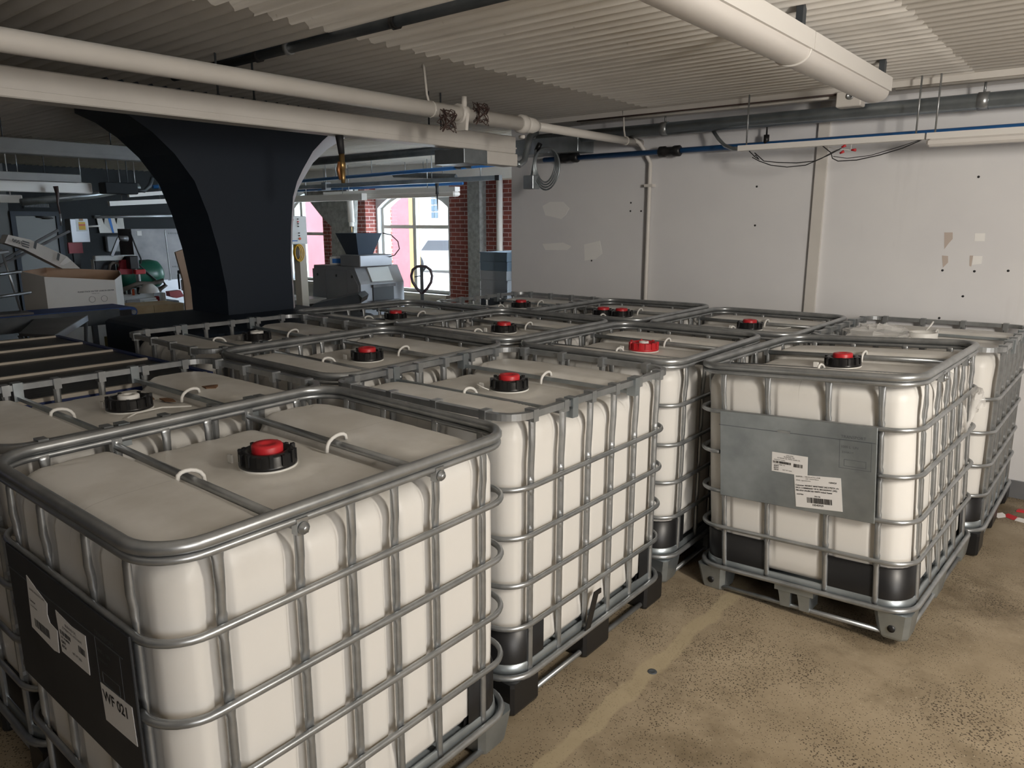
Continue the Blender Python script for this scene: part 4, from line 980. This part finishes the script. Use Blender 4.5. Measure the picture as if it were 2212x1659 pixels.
# pallet jack
pj = thing('pallet_jack', 'pallet truck with looped dark handle upright before the bright window', 'pallet jack', (-6.19,5.92,0), math.radians(39.4))
lp = [(0,0,1.02),(-.06,0,1.08),(-.105,0,1.15),(-.118,0,1.22),(-.10,0,1.29),(-.05,0,1.325),(0,0,1.33),(.05,0,1.325),(.10,0,1.29),(.118,0,1.22),(.105,0,1.15),(.06,0,1.08),(0,0,1.02)]
tube(lp, .016, 8).obj('handle_loop', mat('jack_handle', (.07,.05,.06), .4), pj); MB().box((-.018,-.012,.25),(.018,.012,1.33)).obj('shaft', M['steel_dark'], pj, smooth=False)
tube([(-.08,0,1.21),(-.02,0,1.22)], .006, 6).obj('release_lever', M['steel_dark'], pj)
MB().box((-.09,-.05,.12),(.09,.12,.32)).obj('pump_block', M['red_dark'], pj, smooth=False)
for x in (-.06, .06): o = MB().lathe([(0,-.02),(.09,-.02),(.09,.02),(0,.02)], 16); k = MB(); k.add([(v[2]+x, v[1]-.0, v[0]+.09) for v in o.v], o.f); k.obj('steer_wheel', M['rubber'], pj)
for x in (-.19, .19): MB().bbox((x-.08,.10,.04),(x+.08,1.25,.09), .01).obj('fork', M['red_dark'], pj, smooth=False)
MB().box((-.27,.06,.04),(.27,.12,.20)).obj('fork_yoke', M['red_dark'], pj, smooth=False)
# stacked trays behind the wall end
def tray(mname):
    mb = MB(); x, y, hgt, t = .29, .19, .098, .012
    mb.box((-x,-y,0),(x,y,.006)); mb.box((-x,-y,.006),(x,-y+t,hgt)); mb.box((-x,y-t,.006),(x,y,hgt)); mb.box((-x,-y+t,.006),(-x+t,y-t,hgt)); mb.box((x-t,-y+t,.006),(x,y-t,hgt))
    for s in (-1, 1): mb.box((-x-.006,s*y-.006,hgt-.014),(x+.006,s*y+.006,hgt)); mb.box((s*x-.006,-y-.006,hgt-.014),(s*x+.006,y+.006,hgt))
    return mb.mesh('tray_'+mname, M[mname])
TR = {k: tray(k) for k in ('tray_blue','tray_grey','tray_dark')}
order = ['tray_dark']*9+['tray_dark']+['tray_grey']*3+['tray_blue']*2
hname = {'tray_dark': 'dark', 'tray_grey': 'light grey', 'tray_blue': 'blue-grey'}
ordn = ['lowest','second','third','fourth','fifth','sixth','seventh','eighth','ninth','tenth','eleventh','twelfth','thirteenth','fourteenth','fifteenth']
for col, (tx, ty) in enumerate(((-5.31,6.44),(-4.87,6.52))):
    for k in range(15):
        m = order[k] if col == 0 else ('tray_dark' if k in (11,12,13,14) else 'tray_grey' if k == 10 else 'tray_dark')
        o = link('dough_tray', TR[m], None, (tx+random.uniform(-.006,.006), ty, .002+k*.1)); o.rotation_euler = (0,0,PI/2+random.uniform(-.01,.01))
        tag(o, '%s %s tray from the floor in the %s tray stack behind the wall end' % (ordn[k], hname[m], ('front','rear')[col]), 'tray', 'dough trays stacked behind the wall end')
o = MB().bbox((-.15,-.1,0),(.15,.1,.10), .006).obj('tray_carton', M['white_card'], None, smooth=False); o.location = (-4.90,6.40,1.503); tag(o, 'pale carton on top of the rear tray stack at the wall end', 'carton')
# control post with panel
c = onY(640,640,4.44); cp = thing('control_post', 'pale grey control panel on a post, right behind the dark column', 'control panel', (-6.42,4.44,0), 0)
MB().prism([(-.05,0,0),(.05,0,0),(.04,0,1.60),(-.06,0,1.60)], (0,.08,0)).obj('post', mat('beige_post', (.52,.50,.44), .5), cp, smooth=False)
pn = MB().bbox((-.07,-.09,1.60),(.0,.135,1.875), .006).obj('panel_box', M['machine_white'], cp, smooth=False)
for y, z, m, r in ((-.035,1.84,'red_dark',.012),(.03,1.845,'black',.006),(.03,1.82,'red',.007),(.03,1.80,'black',.006),(.03,1.775,'black',.006),(.035,1.71,'black',.006),(.035,1.685,'black',.006),(.04,1.655,'orange',.012)):
    MB().tube([(0,y+.0,z),(.012,y+.0,z)], r, 8).obj('push_button', M[m], pn)
MB().box((.0,-.045,1.63),(.0015,.015,1.64)).obj('panel_print', M['blue_label'], pn, smooth=False)
hc = thing('hose_coil', 'yellow hose coil hanging under the pale control panel', 'hose', (-6.36,4.40,1.52))
for k in range(3): tube([(.02*k,(.042+.005*k)*math.cos(2*PI*i/20),(.072+.005*k)*math.sin(2*PI*i/20)) for i in range(20)], .006, 6, closed=True).obj('hose_loop', M['yellow'], hc)
# dark chute and bench right of the column
ch = thing('metal_chute', 'long dark tilted metal chute between the column and the divider', 'chute', (0,0,0))
MB().prism([(-5.60,3.92,1.03),(-5.20,4.22,1.115),(-5.20,4.24,1.16),(-5.30,4.28,1.185),(-5.60,4.02,1.10)], (-.22,.26,0)).obj('trough', M['steel_dark'], ch, smooth=False)
for x, y in ((-5.62,4.1),(-5.4,4.4)): MB().tube([(x,y,0),(x,y,1.06)], .02, 6).obj('leg', M['steel_dark'], ch)
bn = thing('work_bench', 'dark bench with white cloth scraps just right of the column', 'bench', (0,0,0))
a, b = onY(632,642,4.9), onY(672,634,4.9)
MB().box((a.x-.3,4.72,a.z-.05),(b.x,5.1,a.z)).obj('bench_top', M['machine_white'], bn, smooth=False)
MB().box((a.x-.28,4.74,0),(b.x-.03,5.08,a.z-.05)).obj('bench_body', M['machine_dark'], bn, smooth=False)

# ------------------------------------------------------------------ left: deck, conveyor, boxes, machines
dk = thing('slatted_deck', 'low black perforated deck with thin pale strips and blue frame, left of the totes', 'platform', (0,0,0))
ZD = 1.05; xs = [-5.55,-5.11,-4.67,-4.225,-3.575]
def deck_mat():
    m = mat('black_perforated_panel', (.028,.030,.033), .5); n = N(m); sep = n.new('ShaderNodeSeparateXYZ'); n.link(n.co(), sep.inputs[0])
    u = n.math('FRACT', n.math('MULTIPLY', sep.outputs['Y'], 7)); v = n.math('FRACT', n.math('ADD', n.math('MULTIPLY', sep.outputs['X'], 20), n.math('MULTIPLY', sep.outputs['Y'], 3)))
    slot = n.math('MULTIPLY', n.math('LESS_THAN', v, .16), n.math('LESS_THAN', u, .62)); patch = n.math('GREATER_THAN', n.noise(n.co(), 2.6, 1), .56)
    n.base(n.mix(n.math('MULTIPLY', slot, patch), n.ramp(n.noise(n.co(), 6), [(.35,(.022,.024,.027)),(.7,(.040,.042,.044))]), (.004,.004,.005))); return m
DM = deck_mat()
for a, b in zip(xs, xs[1:]): MB().box((a+.012,-.6,ZD-.03),(b-.012,1.885,ZD)).obj('deck_panel', DM, dk, smooth=False)
for x in xs: MB().box((x-.011,-.6,ZD-.03),(x+.011,1.885,ZD+.012)).obj('edge_strip', mat('pale_strip', (.50,.45,.38), .4, .4), dk, smooth=False)
MB().box((-5.57,-.62,.80),(-3.56,-.6,ZD+.0)).box((-5.57,1.885,.80),(-3.56,1.915,ZD+.01)).box((-5.59,-.62,.80),(-5.57,1.915,ZD-.03)).box((-3.572,-.6,.78),(-3.555,1.885,ZD-.005)).obj('blue_frame', M['blue_frame'], dk, smooth=False)
for x in (-5.5,-3.65):
    for y in (-.5, 1.82): MB().box((x-.03,y-.03,0),(x+.03,y+.03,ZD-.03)).obj('leg', M['blue_frame'], dk, smooth=False)
# belt conveyor
bt = thing('belt_conveyor', 'blue belt conveyor with rounded end roller, left of the dark column', 'conveyor', (0,0,0))
ya, yb = 1.0, 2.93; xa, xb = -7.15, -6.75; zt = 1.085; r = .045
pr = [(ya,zt-2*r),(ya,zt)] + [(yb+r*math.sin(a), zt-r+r*math.cos(a)) for a in [PI*i/10 for i in range(11)]]
MB().prism([(xa,y,z) for y, z in pr], (xb-xa,0,0)).obj('belt', M['belt_blue'], bt, smooth=True)
MB().box((xa-.03,ya,zt-.13),(xa-.004,yb-.12,zt-.01)).box((xb+.004,ya,zt-.13),(xb+.03,yb-.12,zt-.005)).obj('side_frame', M['steel_dark'], bt, smooth=False)
MB().box((xb+.004,yb-.12,zt-.16),(xb+.03,yb-.02,zt-.02)).obj('bearing_plate', M['black'], bt, smooth=False)
MB().tube([(xb+.0,yb,zt-r),(xb+.035,yb,zt-r)], .02, 10).obj('roller_shaft', M['steel'], bt)
for y in (1.2, 2.75):
    for x in (xa+.02, xb-.02): MB().box((x-.02,y-.02,0),(x+.02,y+.02,zt-.1)).obj('leg', M['steel_dark'], bt, smooth=False)
# small steel side table
tb = thing('steel_side_table', 'dull steel folding table beyond the black deck at far left', 'table', (0,0,0))
q = [Vector((-5.87,1.77,1.06)), Vector((-5.60,1.90,1.06)), Vector((-6.58,2.48,1.06)), Vector((-6.66,2.13,1.06))]
MB().prism(q, (0,0,-.02)).obj('table_top', M['stainless'], tb, smooth=False)
MB().prism([q[1]+Vector((.012,.012,.004)), q[1], q[2], q[2]+Vector((.012,.012,.004))], (0,0,-.045)).obj('front_lip', mat('pale_lip', (.45,.50,.58), .35, .5), tb, smooth=False)
for a, b in ((q[0]+Vector((-.05,.02,-.02)), (-5.80,1.98,.0)), (q[1]+Vector((-.1,.03,-.02)), (-5.70,2.12,0)), (q[2], (-6.5,2.35,0)), (q[3], (-6.6,2.1,0))): tube([a, b], .016, 6).obj('leg', M['steel_dark'], tb)
# metal labeller frame on the conveyor
lf = thing('labeller_frame', 'steel rod frame with small motor standing on the belt at the left edge', 'machine', (-6.9,1.9,1.086))
def rods(name, segs, r, m):
    mb = MB()
    for a, b in segs: mb.tube([a, b], r, 6)
    return mb.obj(name, m, lf)
MB().box((-.12,-.30,0),(.12,.27,.016)).obj('base_plate', M['stainless'], lf, smooth=False)
for y in (-.22, -.04, .16): rods('post', [((0,y+.06,.016),(0,y-.02,.52))], .010, M['steel'])
for z, dy in ((.14,.08),(.31,.03),(.47,-.04)): rods('cross_rail', [((.03,-.34,z-.03),(.03,.22+dy,z+.03))], .013, M['steel'])
MB().tube([(.05,-.10,.09),(.05,.05,.10)], .042, 12).obj('motor', M['machine_grey'], lf)
MB().box((-.10,-.36,.46),(.06,.02,.50)).obj('head_block', M['stainless'], lf, smooth=False); MB().box((-.02,-.36,.30),(.05,-.20,.40)).obj('switch_box', M['machine_dark'], lf, smooth=False)
# big carton
bxo = thing('large_carton', 'big open white cardboard box with brown inside, behind the blue belt', 'box', (0,0,0))
ol = [onX(95,598,-7.55), onX(248,605,-7.55), onX(262,593,-7.70), onX(258,584,-8.20), onX(98,578,-8.28), onX(44,586,-7.95)]
zb = .55; n = len(ol); cen = sum(ol, Vector((0,0,0)))/n; wallm = MB(); inn = MB(); dn = lambda p: Vector((p.x,p.y,zb))
for i in range(n):
    a, b = ol[i], ol[(i+1) % n]; k = .02; ai, bi = a.lerp(cen, k), b.lerp(cen, k); ai.z, bi.z = a.z, b.z
    wallm.add([dn(a),dn(b),b,a,ai,bi], [(0,1,2,3),(3,2,5,4)], True); inn.add([dn(ai),dn(bi),bi,ai], [(3,2,1,0)], True)
inn.add([dn(p)+Vector((0,0,.01)) for p in ol], [tuple(range(n))], True)
co = wallm.obj('carton_wall', M['white_card'], bxo, smooth=False); inn.obj('carton_inside', M['cardboard'], bxo, smooth=False)
ink = MB(); tx = lambda u, v: (lambda a, b: Vector((-7.546, u+a, v+b)))
text_into(ink, 'PLEASE STACK ON TOP  LOAD IN CENTER', .017, tx(2.80,1.17), 1.0, .0005); text_into(ink, 'THANK YOU', .012, tx(2.92,1.15))
for yy in (2.92, 3.03): tube([(-7.547,yy+.028*math.cos(2*PI*i/16),1.10+.028*math.sin(2*PI*i/16)) for i in range(16)], .0015, 4, closed=True).obj('round_symbol', M['embossed_dark'], co)
ink.obj('printing', M['embossed_dark'], co, smooth=False)
MB().box((-8.25,2.6,0),(-7.6,3.1,zb-.001)).obj('box_pallet', M['wood'], bxo, smooth=False)
# tilted carton lid
td = thing('carton_tray_lid', 'long white carton lid leaning up out of the big open box', 'box', (0,0,0))
q = [onX(x,y,-8.02) for x, y in ((18,507),(66,518),(145,554),(173,580),(135,580),(52,538),(10,525))]
ln = MB().prism(q, (-.16,0,0)).obj('lid_shell', M['white_card'], td, smooth=False)
fl = MB().prism([onX(x,y,-8.02)+Vector((.004,0,0)) for x, y in ((143,555),(154,563),(136,573),(128,571))], (.003,0,0)).obj('loose_flap', M['paper'], td, smooth=False)
ik = MB(); o0 = onX(27,522,-8.0); ex = (onX(40,526,-8.0)-o0).normalized(); ez = Vector((0,0,1))
text_into(ik, '0051', .045, lambda a, b: o0+ex*a+ez*b, 1.0, .001)
for px in ((48,519),(48,524),(47,529)): o1 = onX(*px,-8.0); ik.prism([o1, o1+ex*.06, o1+ex*.06-ez*.012, o1-ez*.012], (.001,0,0))
for px in ((72,535),(122,560)): o1 = onX(*px,-8.0); ik.prism([o1, o1+ex*.02+ez*.07, o1+ex*.04+ez*.06, o1+ex*.02-ez*.01], (.001,0,0))
ik.obj('printing', M['embossed_dark'], ln, smooth=False)
# two leaning aluminium profiles
pa = thing('leaning_rails', 'pair of slim aluminium rails leaning behind the white carton lid', 'rail', (0,0,0))
for p0, p1 in (((80,522),(126,497)),((92,528),(150,499))): a, b = onX(*p0,-9.0), onX(*p1,-9.0); d = (b-a); tube([a-d*1.5, b], .018, 4, rot=PI/4).obj('rail', M['stainless'], pa)
# crates
cr = thing('wooden_crate', 'raw wood crate with pale top boards, left of the dark column', 'crate', (0,0,0))
MB().box((-8.45,3.46,.83),(-8.0,3.70,.95)).obj('top_board', M['wood'], cr, smooth=False); MB().box((-8.45,3.705,.83),(-8.0,4.03,.945)).obj('top_board', M['wood'], cr, smooth=False)
MB().box((-8.42,3.47,0),(-8.03,4.0,.83)).obj('crate_side', M['cardboard'], cr, smooth=False)
yb_ = thing('yellow_pallet_box', 'yellowish stacked board box below the conveyor end', 'box', (-6.5,2.62,0))
for k in range(7): MB().box((-.12,0,k*.125),(.12,.34,k*.125+.118)).obj('board', M['yellow_board'], yb_, smooth=False)
# packing machine cluster
pm = thing('packing_machine', 'cluttered white and red packing machine behind the big open box', 'machine', (0,0,0))
def pmb(name, x0, x1, pa, pb, m, X=-9.0):
    a, b = onX(*pa, X), onX(*pb, X); y0, y1 = sorted((a.y,b.y)); z0, z1 = sorted((a.z,b.z))
    return MB().bbox((X+x0,y0,z0),(X+x1,y1,z1), .006).obj(name, m, pm, smooth=False)
pmb('upper_beam', -.08, 0, (205,553), (294,561), M['machine_white']); pmb('left_post', -.08, 0, (203,561), (214,665), M['machine_white'])
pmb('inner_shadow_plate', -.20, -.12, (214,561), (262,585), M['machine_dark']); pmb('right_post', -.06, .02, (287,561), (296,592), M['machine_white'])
pmb('right_post', -.06, .02, (297,592), (306,634), M['machine_white'])
pmb('red_bar', .02, .09, (285,582), (308,591), M['red']); pmb('red_arm', -.02, .02, (256,580), (286,592), M['red_dark'])
q = [onX(x,y,-9.0) for x, y in ((262,562),(270,552),(282,578),(282,584),(258,584))]; MB().prism(q, (-.06,0,0)).obj('red_guard', M['red_dark'], pm, smooth=False)
pmb('black_motor', -.02, .10, (271,553), (293,580), M['black'])
q = onX(241,553,-9); tube([q, q+Vector((0,.10,.20))], .022, 4, rot=PI/4).obj('lever_arm', M['machine_grey'], pm); q2 = q+Vector((0,.10,.20)); tube([q2, q2+Vector((0,.10,-.01))], .03, 10).obj('lever_drum', M['machine_grey'], pm)
pmb('lower_bed', -.5, .05, (262,647), (336,664), M['machine_white']); pmb('bed_plate', -.5, .0, (262,636), (334,646), M['machine_white'])
pmb('end_plate', .05, .07, (266,648), (299,664), M['machine_grey']); pmb('slide_bar', .05, .09, (304,648), (334,652), M['machine_white'])
for px in ((266,636,270,622),(276,636,281,622),(296,636,300,620)): pmb('pin', .0, .02, px[:2], px[2:], M['black'])
pmb('orange_pin', .02, .03, (284,638), (288,624), M['orange'])
c = onX(322,632,-8.9); o = MB().lathe([(.0,.10),(.05,.10),(.10,.05),(.115,0)], 18, c); o.obj('white_dome', M['white_plastic'], pm)
pmb('white_upright', -.02, .06, (345,632), (356,665), M['machine_white']); pmb('red_block', -.02, .02, (334,640), (345,662), M['red_dark'])
q = [onX(x,y,-9.0) for x, y in ((357,654),(388,658),(388,662),(357,662))]; MB().prism(q, (-.1,0,0)).obj('red_wedge', M['red_dark'], pm, smooth=False)
q = [onX(x,y,-9.0) for x, y in ((366,630),(390,627),(398,640),(382,644),(368,640))]; MB().prism(q, (-.1,0,0)).obj('red_cover', M['red_dark'], pm, smooth=False)
pmb('bed_table', -.6, -.02, (335,664), (420,676), M['stainless'])
pmb('grey_block', -.1, .0, (398,605), (412,628), M['machine_white']); pmb('grey_block', -.1, .0, (404,628), (416,641), M['machine_white'])
pmb('machine_base', -.45, -.1, (212,665), (410,800), M['machine_dark'])
pmb('black_linkage', -.02, .02, (384,592), (389,625), M['black']); pmb('clamp_head', -.02, .04, (384,584), (396,591), M['stainless'])
hz = [onX(x,y,-8.95) for x, y in ((262,627),(300,612),(330,613),(352,606),(358,616),(345,625),(330,630))]; tag(tube(hz, .026, 8).obj('suction_hose', M['hose']), 'grey ribbed hose looping over the packing machine', 'hose')
hz = [onX(x,y,-9.05) for x, y in ((236,583),(238,572),(245,567),(254,569),(259,580),(260,590))]; tag(tube(hz, .016, 8).obj('vacuum_hose', M['hose']), 'small dark hose arching over the rear edge of the open box', 'hose')
gt = thing('green_tank', 'dark green cylindrical tank behind the red and white machine', 'tank', onX(316,592,-9.8))
o = MB(); prof = [(.0,-.42),(.10,-.40),(.175,-.33),(.185,.0),(.185,.05),(.165,.14),(.10,.19),(0,.20)]; t = MB().lathe(prof, 20); o.add([(v[0], v[2], v[1]) for v in t.v], t.f); o.obj('vessel', M['green'], gt)
tube([(.13,.02,.10),(.16,.02,-.02),(.15,.02,-.12)], .008, 6).obj('gauge_pipe', M['steel'], gt)
MB().box((-.12,-.3,-1.2),(.12,.12,-.16)).obj('tank_stand', M['machine_dark'], gt, smooth=False)
ckm = [onX(x,y,-9.6) for x, y in ((280,500),(292,530),(305,560),(304,570),(296,568),(320,590),(345,612))]; tag(tube(ckm, .010, 6).obj('black_cable', M['rubber']), 'black cable trailing down across the stainless panel', 'cable')
ssp = thing('stainless_cabinet', 'stainless steel cabinet with riveted seam and vent holes, left of the column', 'cabinet', (0,0,0))
X = -10.0; a, b = onX(283,496,X), onX(398,494,X); bl_, br = onX(297,608,X), onX(414,606,X)
MB().prism([bl_, Vector((X,br.y,bl_.z)), Vector((X,b.y+.02,b.z)), Vector((X,a.y,b.z))], (-.4,0,0)).obj('cabinet_body', M['stainless'], ssp, smooth=False)
MB().box((X-.38,bl_.y+.05,0),(X-.02,br.y-.05,bl_.z)).obj('cabinet_base', M['machine_grey'], ssp, smooth=False)
sm = MB(); s0, s1 = onX(356,497,X), onX(369,606,X); sm.tube([s0+Vector((.004,0,0)), s1+Vector((.004,0,0))], .006, 4); sm.obj('seam_strip', M['machine_white'], ssp)
hol = MB()
for y0, n_, px in ((504,6,365),(576,4,374)):
    for i in range(n_): q = onX(px+i*4.8, y0, X); hol.tube([q+Vector((-.001,0,0)), q+Vector((.004,0,0))], .012, 8)
hol.obj('vent_holes', M['black'], ssp); q = onX(301,504,X); MB().box((X,q.y-.03,q.z-.03),(X+.004,q.y+.03,q.z+.03)).obj('white_sticker', M['paper'], ssp, smooth=False)
bd = MB().prism([onX(x,y,-8.7) for x, y in ((379,545),(404,536),(414,602))]+[Vector((-8.7,onX(414,602,-8.7).y,0)),Vector((-8.7,onX(396,606,-8.7).y,0)),onX(396,606,-8.7)], (-.03,0,0)).obj('cardboard_sheet', M['cardboard'], None, smooth=False); tag(bd, 'brown cardboard sheet peeking out left of the dark column', 'cardboard')
# things on the far dark wall
eb = thing('switch_cabinet', 'grey electrical box with yellow and red warning stickers on the dark wall', 'electrical box', onX(168,500,-10.6))
MB().bbox((-.12,-.10,-.14),(.05,.12,.16), .006).obj('cabinet_body', M['machine_grey'], eb, smooth=False); MB().box((.05,-.03,.0),(.052,.11,.16)).obj('white_door', M['machine_white'], eb, smooth=False)
MB().box((.053,.0,.02),(.055,.08,.12)).obj('yellow_sticker', M['yellow'], eb, smooth=False); MB().box((.0551,.0,.075),(.0565,.08,.09)).obj('red_stripe', M['red'], eb, smooth=False); MB().box((.053,.01,.135),(.055,.06,.16)).obj('brown_sticker', M['cardboard'], eb, smooth=False)
MB().box((-.10,-.11,-.28),(-.06,.06,-.14)).obj('red_bracket', M['red_dark'], eb, smooth=False)
tube([(0,.12,.06),(0,.28,.07)], .013, 6).obj('white_rod', M['white_plastic'], eb); MB().box((-.16,-.04,-1.6),(-.12,.04,-.14)).obj('stand_post', M['machine_dark'], eb, smooth=False)
for px, lab, blue in ((226,'white notched plastic holder on the dark wall, left of the blue-edged one',0), (253,'white notched plastic holder with a blue edge on the dark wall',1)):
    q = onX(px,485,XL+.05); w = .115; t = thing('wall_holder', lab, 'holder', (XL, q.y, q.z))
    MB().prism([(.03,-w,.13),(.03,-w*.3,.13),(.03,-.005,.0),(.03,.025,.13),(.03,w,.13),(.06,w*.95,-.14),(.06,-w*.85,-.14)], (.012,0,0)).obj('holder_face', M['white_card'], t, smooth=False)
    MB().box((0,-w*1.05,.13),(.05,w*1.1,.15)).obj('holder_rail', M['steel_sheet'], t, smooth=False)
    if blue: MB().prism([(.045,-w*1.25,.13),(.045,-w*.85,.13),(.075,-w*.65,-.14),(.075,-w*.9,-.14)], (.004,0,0)).obj('blue_edge', M['blue_label'], t, smooth=False)
q0, q1 = onX(203,469,XL+.05), onX(376,466,XL+.05); tag(tube([q0, q1], .025, 8).obj('wall_rail', M['machine_grey']), 'thin grey rail along the dark wall above the notched holders', 'rail')
q = onX(243,527,XL+.04); tag(MB().bbox((XL,q.y-.12,q.z-.14),(XL+.10,q.y+.12,q.z+.14), .02).obj('towel_dispenser', mat('grey_dispenser', (.12,.13,.14), .4), None, smooth=False), 'grey rounded dispenser low on the dark wall', 'dispenser')
# floor bits at the far right
tp = MB()
a = onZ(2168,1112,0); 
pts = [onZ(x,y,.012) for x, y in ((2150,1113),(2172,1110),(2195,1119),(2225,1127))]
tpo = thing('barrier_tape', 'strip of red and white barrier tape on the floor at the right edge', 'tape', (0,0,0))
for i, m in enumerate(('tape_white','tape_red','tape_white')):
    p0, p1 = pts[i], pts[i+1]; d = (p1-p0).normalized(); s = Vector((-d.y,d.x,0))*.022
    MB().prism([p0-s-Vector((0,0,.011)), p1-s-Vector((0,0,.011)), p1+s, p0+s], (0,0,.001)).obj('tape_piece', M[m], tpo, smooth=False)
q = onZ(2208,1106,.0); o = MB().prism([q+Vector(k) for k in ((-.03,-.02,0),(.04,-.01,0),(.03,.02,.0),(-.02,.02,0))], (0,0,.012)).obj('tape_scrap', M['tape_red'], None, smooth=False); tag(o, 'small red tape scrap on the floor above the barrier tape', 'tape')

# ------------------------------------------------------------------ light
sc = bpy.context.scene
wd = bpy.data.worlds.new('sky'); sc.world = wd; wd.use_nodes = True
wd.node_tree.nodes['Background'].inputs['Color'].default_value = (.74,.87,1.0,1); wd.node_tree.nodes['Background'].inputs['Strength'].default_value = 16.0
def sun(e, rot, col):
    L = bpy.data.lights.new('sun', 'SUN'); L.energy = e; L.angle = .01; L.color = col; o = bpy.data.objects.new('sun', L); COL.objects.link(o); o.rotation_euler = rot
sun(5, (math.radians(42), 0, math.radians(14)), (1,.93,.82))
def area(name, loc, target, sx, sy, e, col, spread=None):
    L = bpy.data.lights.new(name, 'AREA'); L.shape = 'RECTANGLE'; L.size = sx; L.size_y = sy; L.energy = e; L.color = col
    if spread: L.spread = spread
    o = bpy.data.objects.new(name, L); COL.objects.link(o); o.location = loc
    o.rotation_euler = (Vector(target)-Vector(loc)).to_track_quat('-Z', 'Y').to_euler(); return o
area('doorway_daylight', (4.2, -.2, 1.75), (-1.5, 2.4, .7), 2.8, 2.0, 140, (1.0,.97,.94))
area('added_fill_lamp', (1.6, 1.8, 2.6), (-.5, 4.3, .7), .35, 1.3, 150, (1.0,.925,.82))  # unseen lamp added to brighten the white wall, right-hand floor and tote
# ------------------------------------------------------------------ camera and output
cd = bpy.data.cameras.new('camera'); cam = bpy.data.objects.new('camera', cd); COL.objects.link(cam)
cd.sensor_width = 36; cd.lens = FPX/W*36; cd.clip_start = .05; cd.clip_end = 300
cam.location = EYE; cam.rotation_euler = (PI/2-PITCH, 0, PI/2-TH); sc.camera = cam
sc.view_settings.view_transform = 'Standard'; sc.view_settings.look = 'None'; sc.view_settings.exposure = 0.06; sc.view_settings.gamma = 1
sc.cycles.use_denoising = True; sc.cycles.max_bounces = 7; sc.cycles.diffuse_bounces = 4; sc.cycles.glossy_bounces = 3; sc.cycles.transparent_max_bounces = 10
sc.cycles.sample_clamp_indirect = 6; sc.cycles.caustics_reflective = False; sc.cycles.caustics_refractive = False
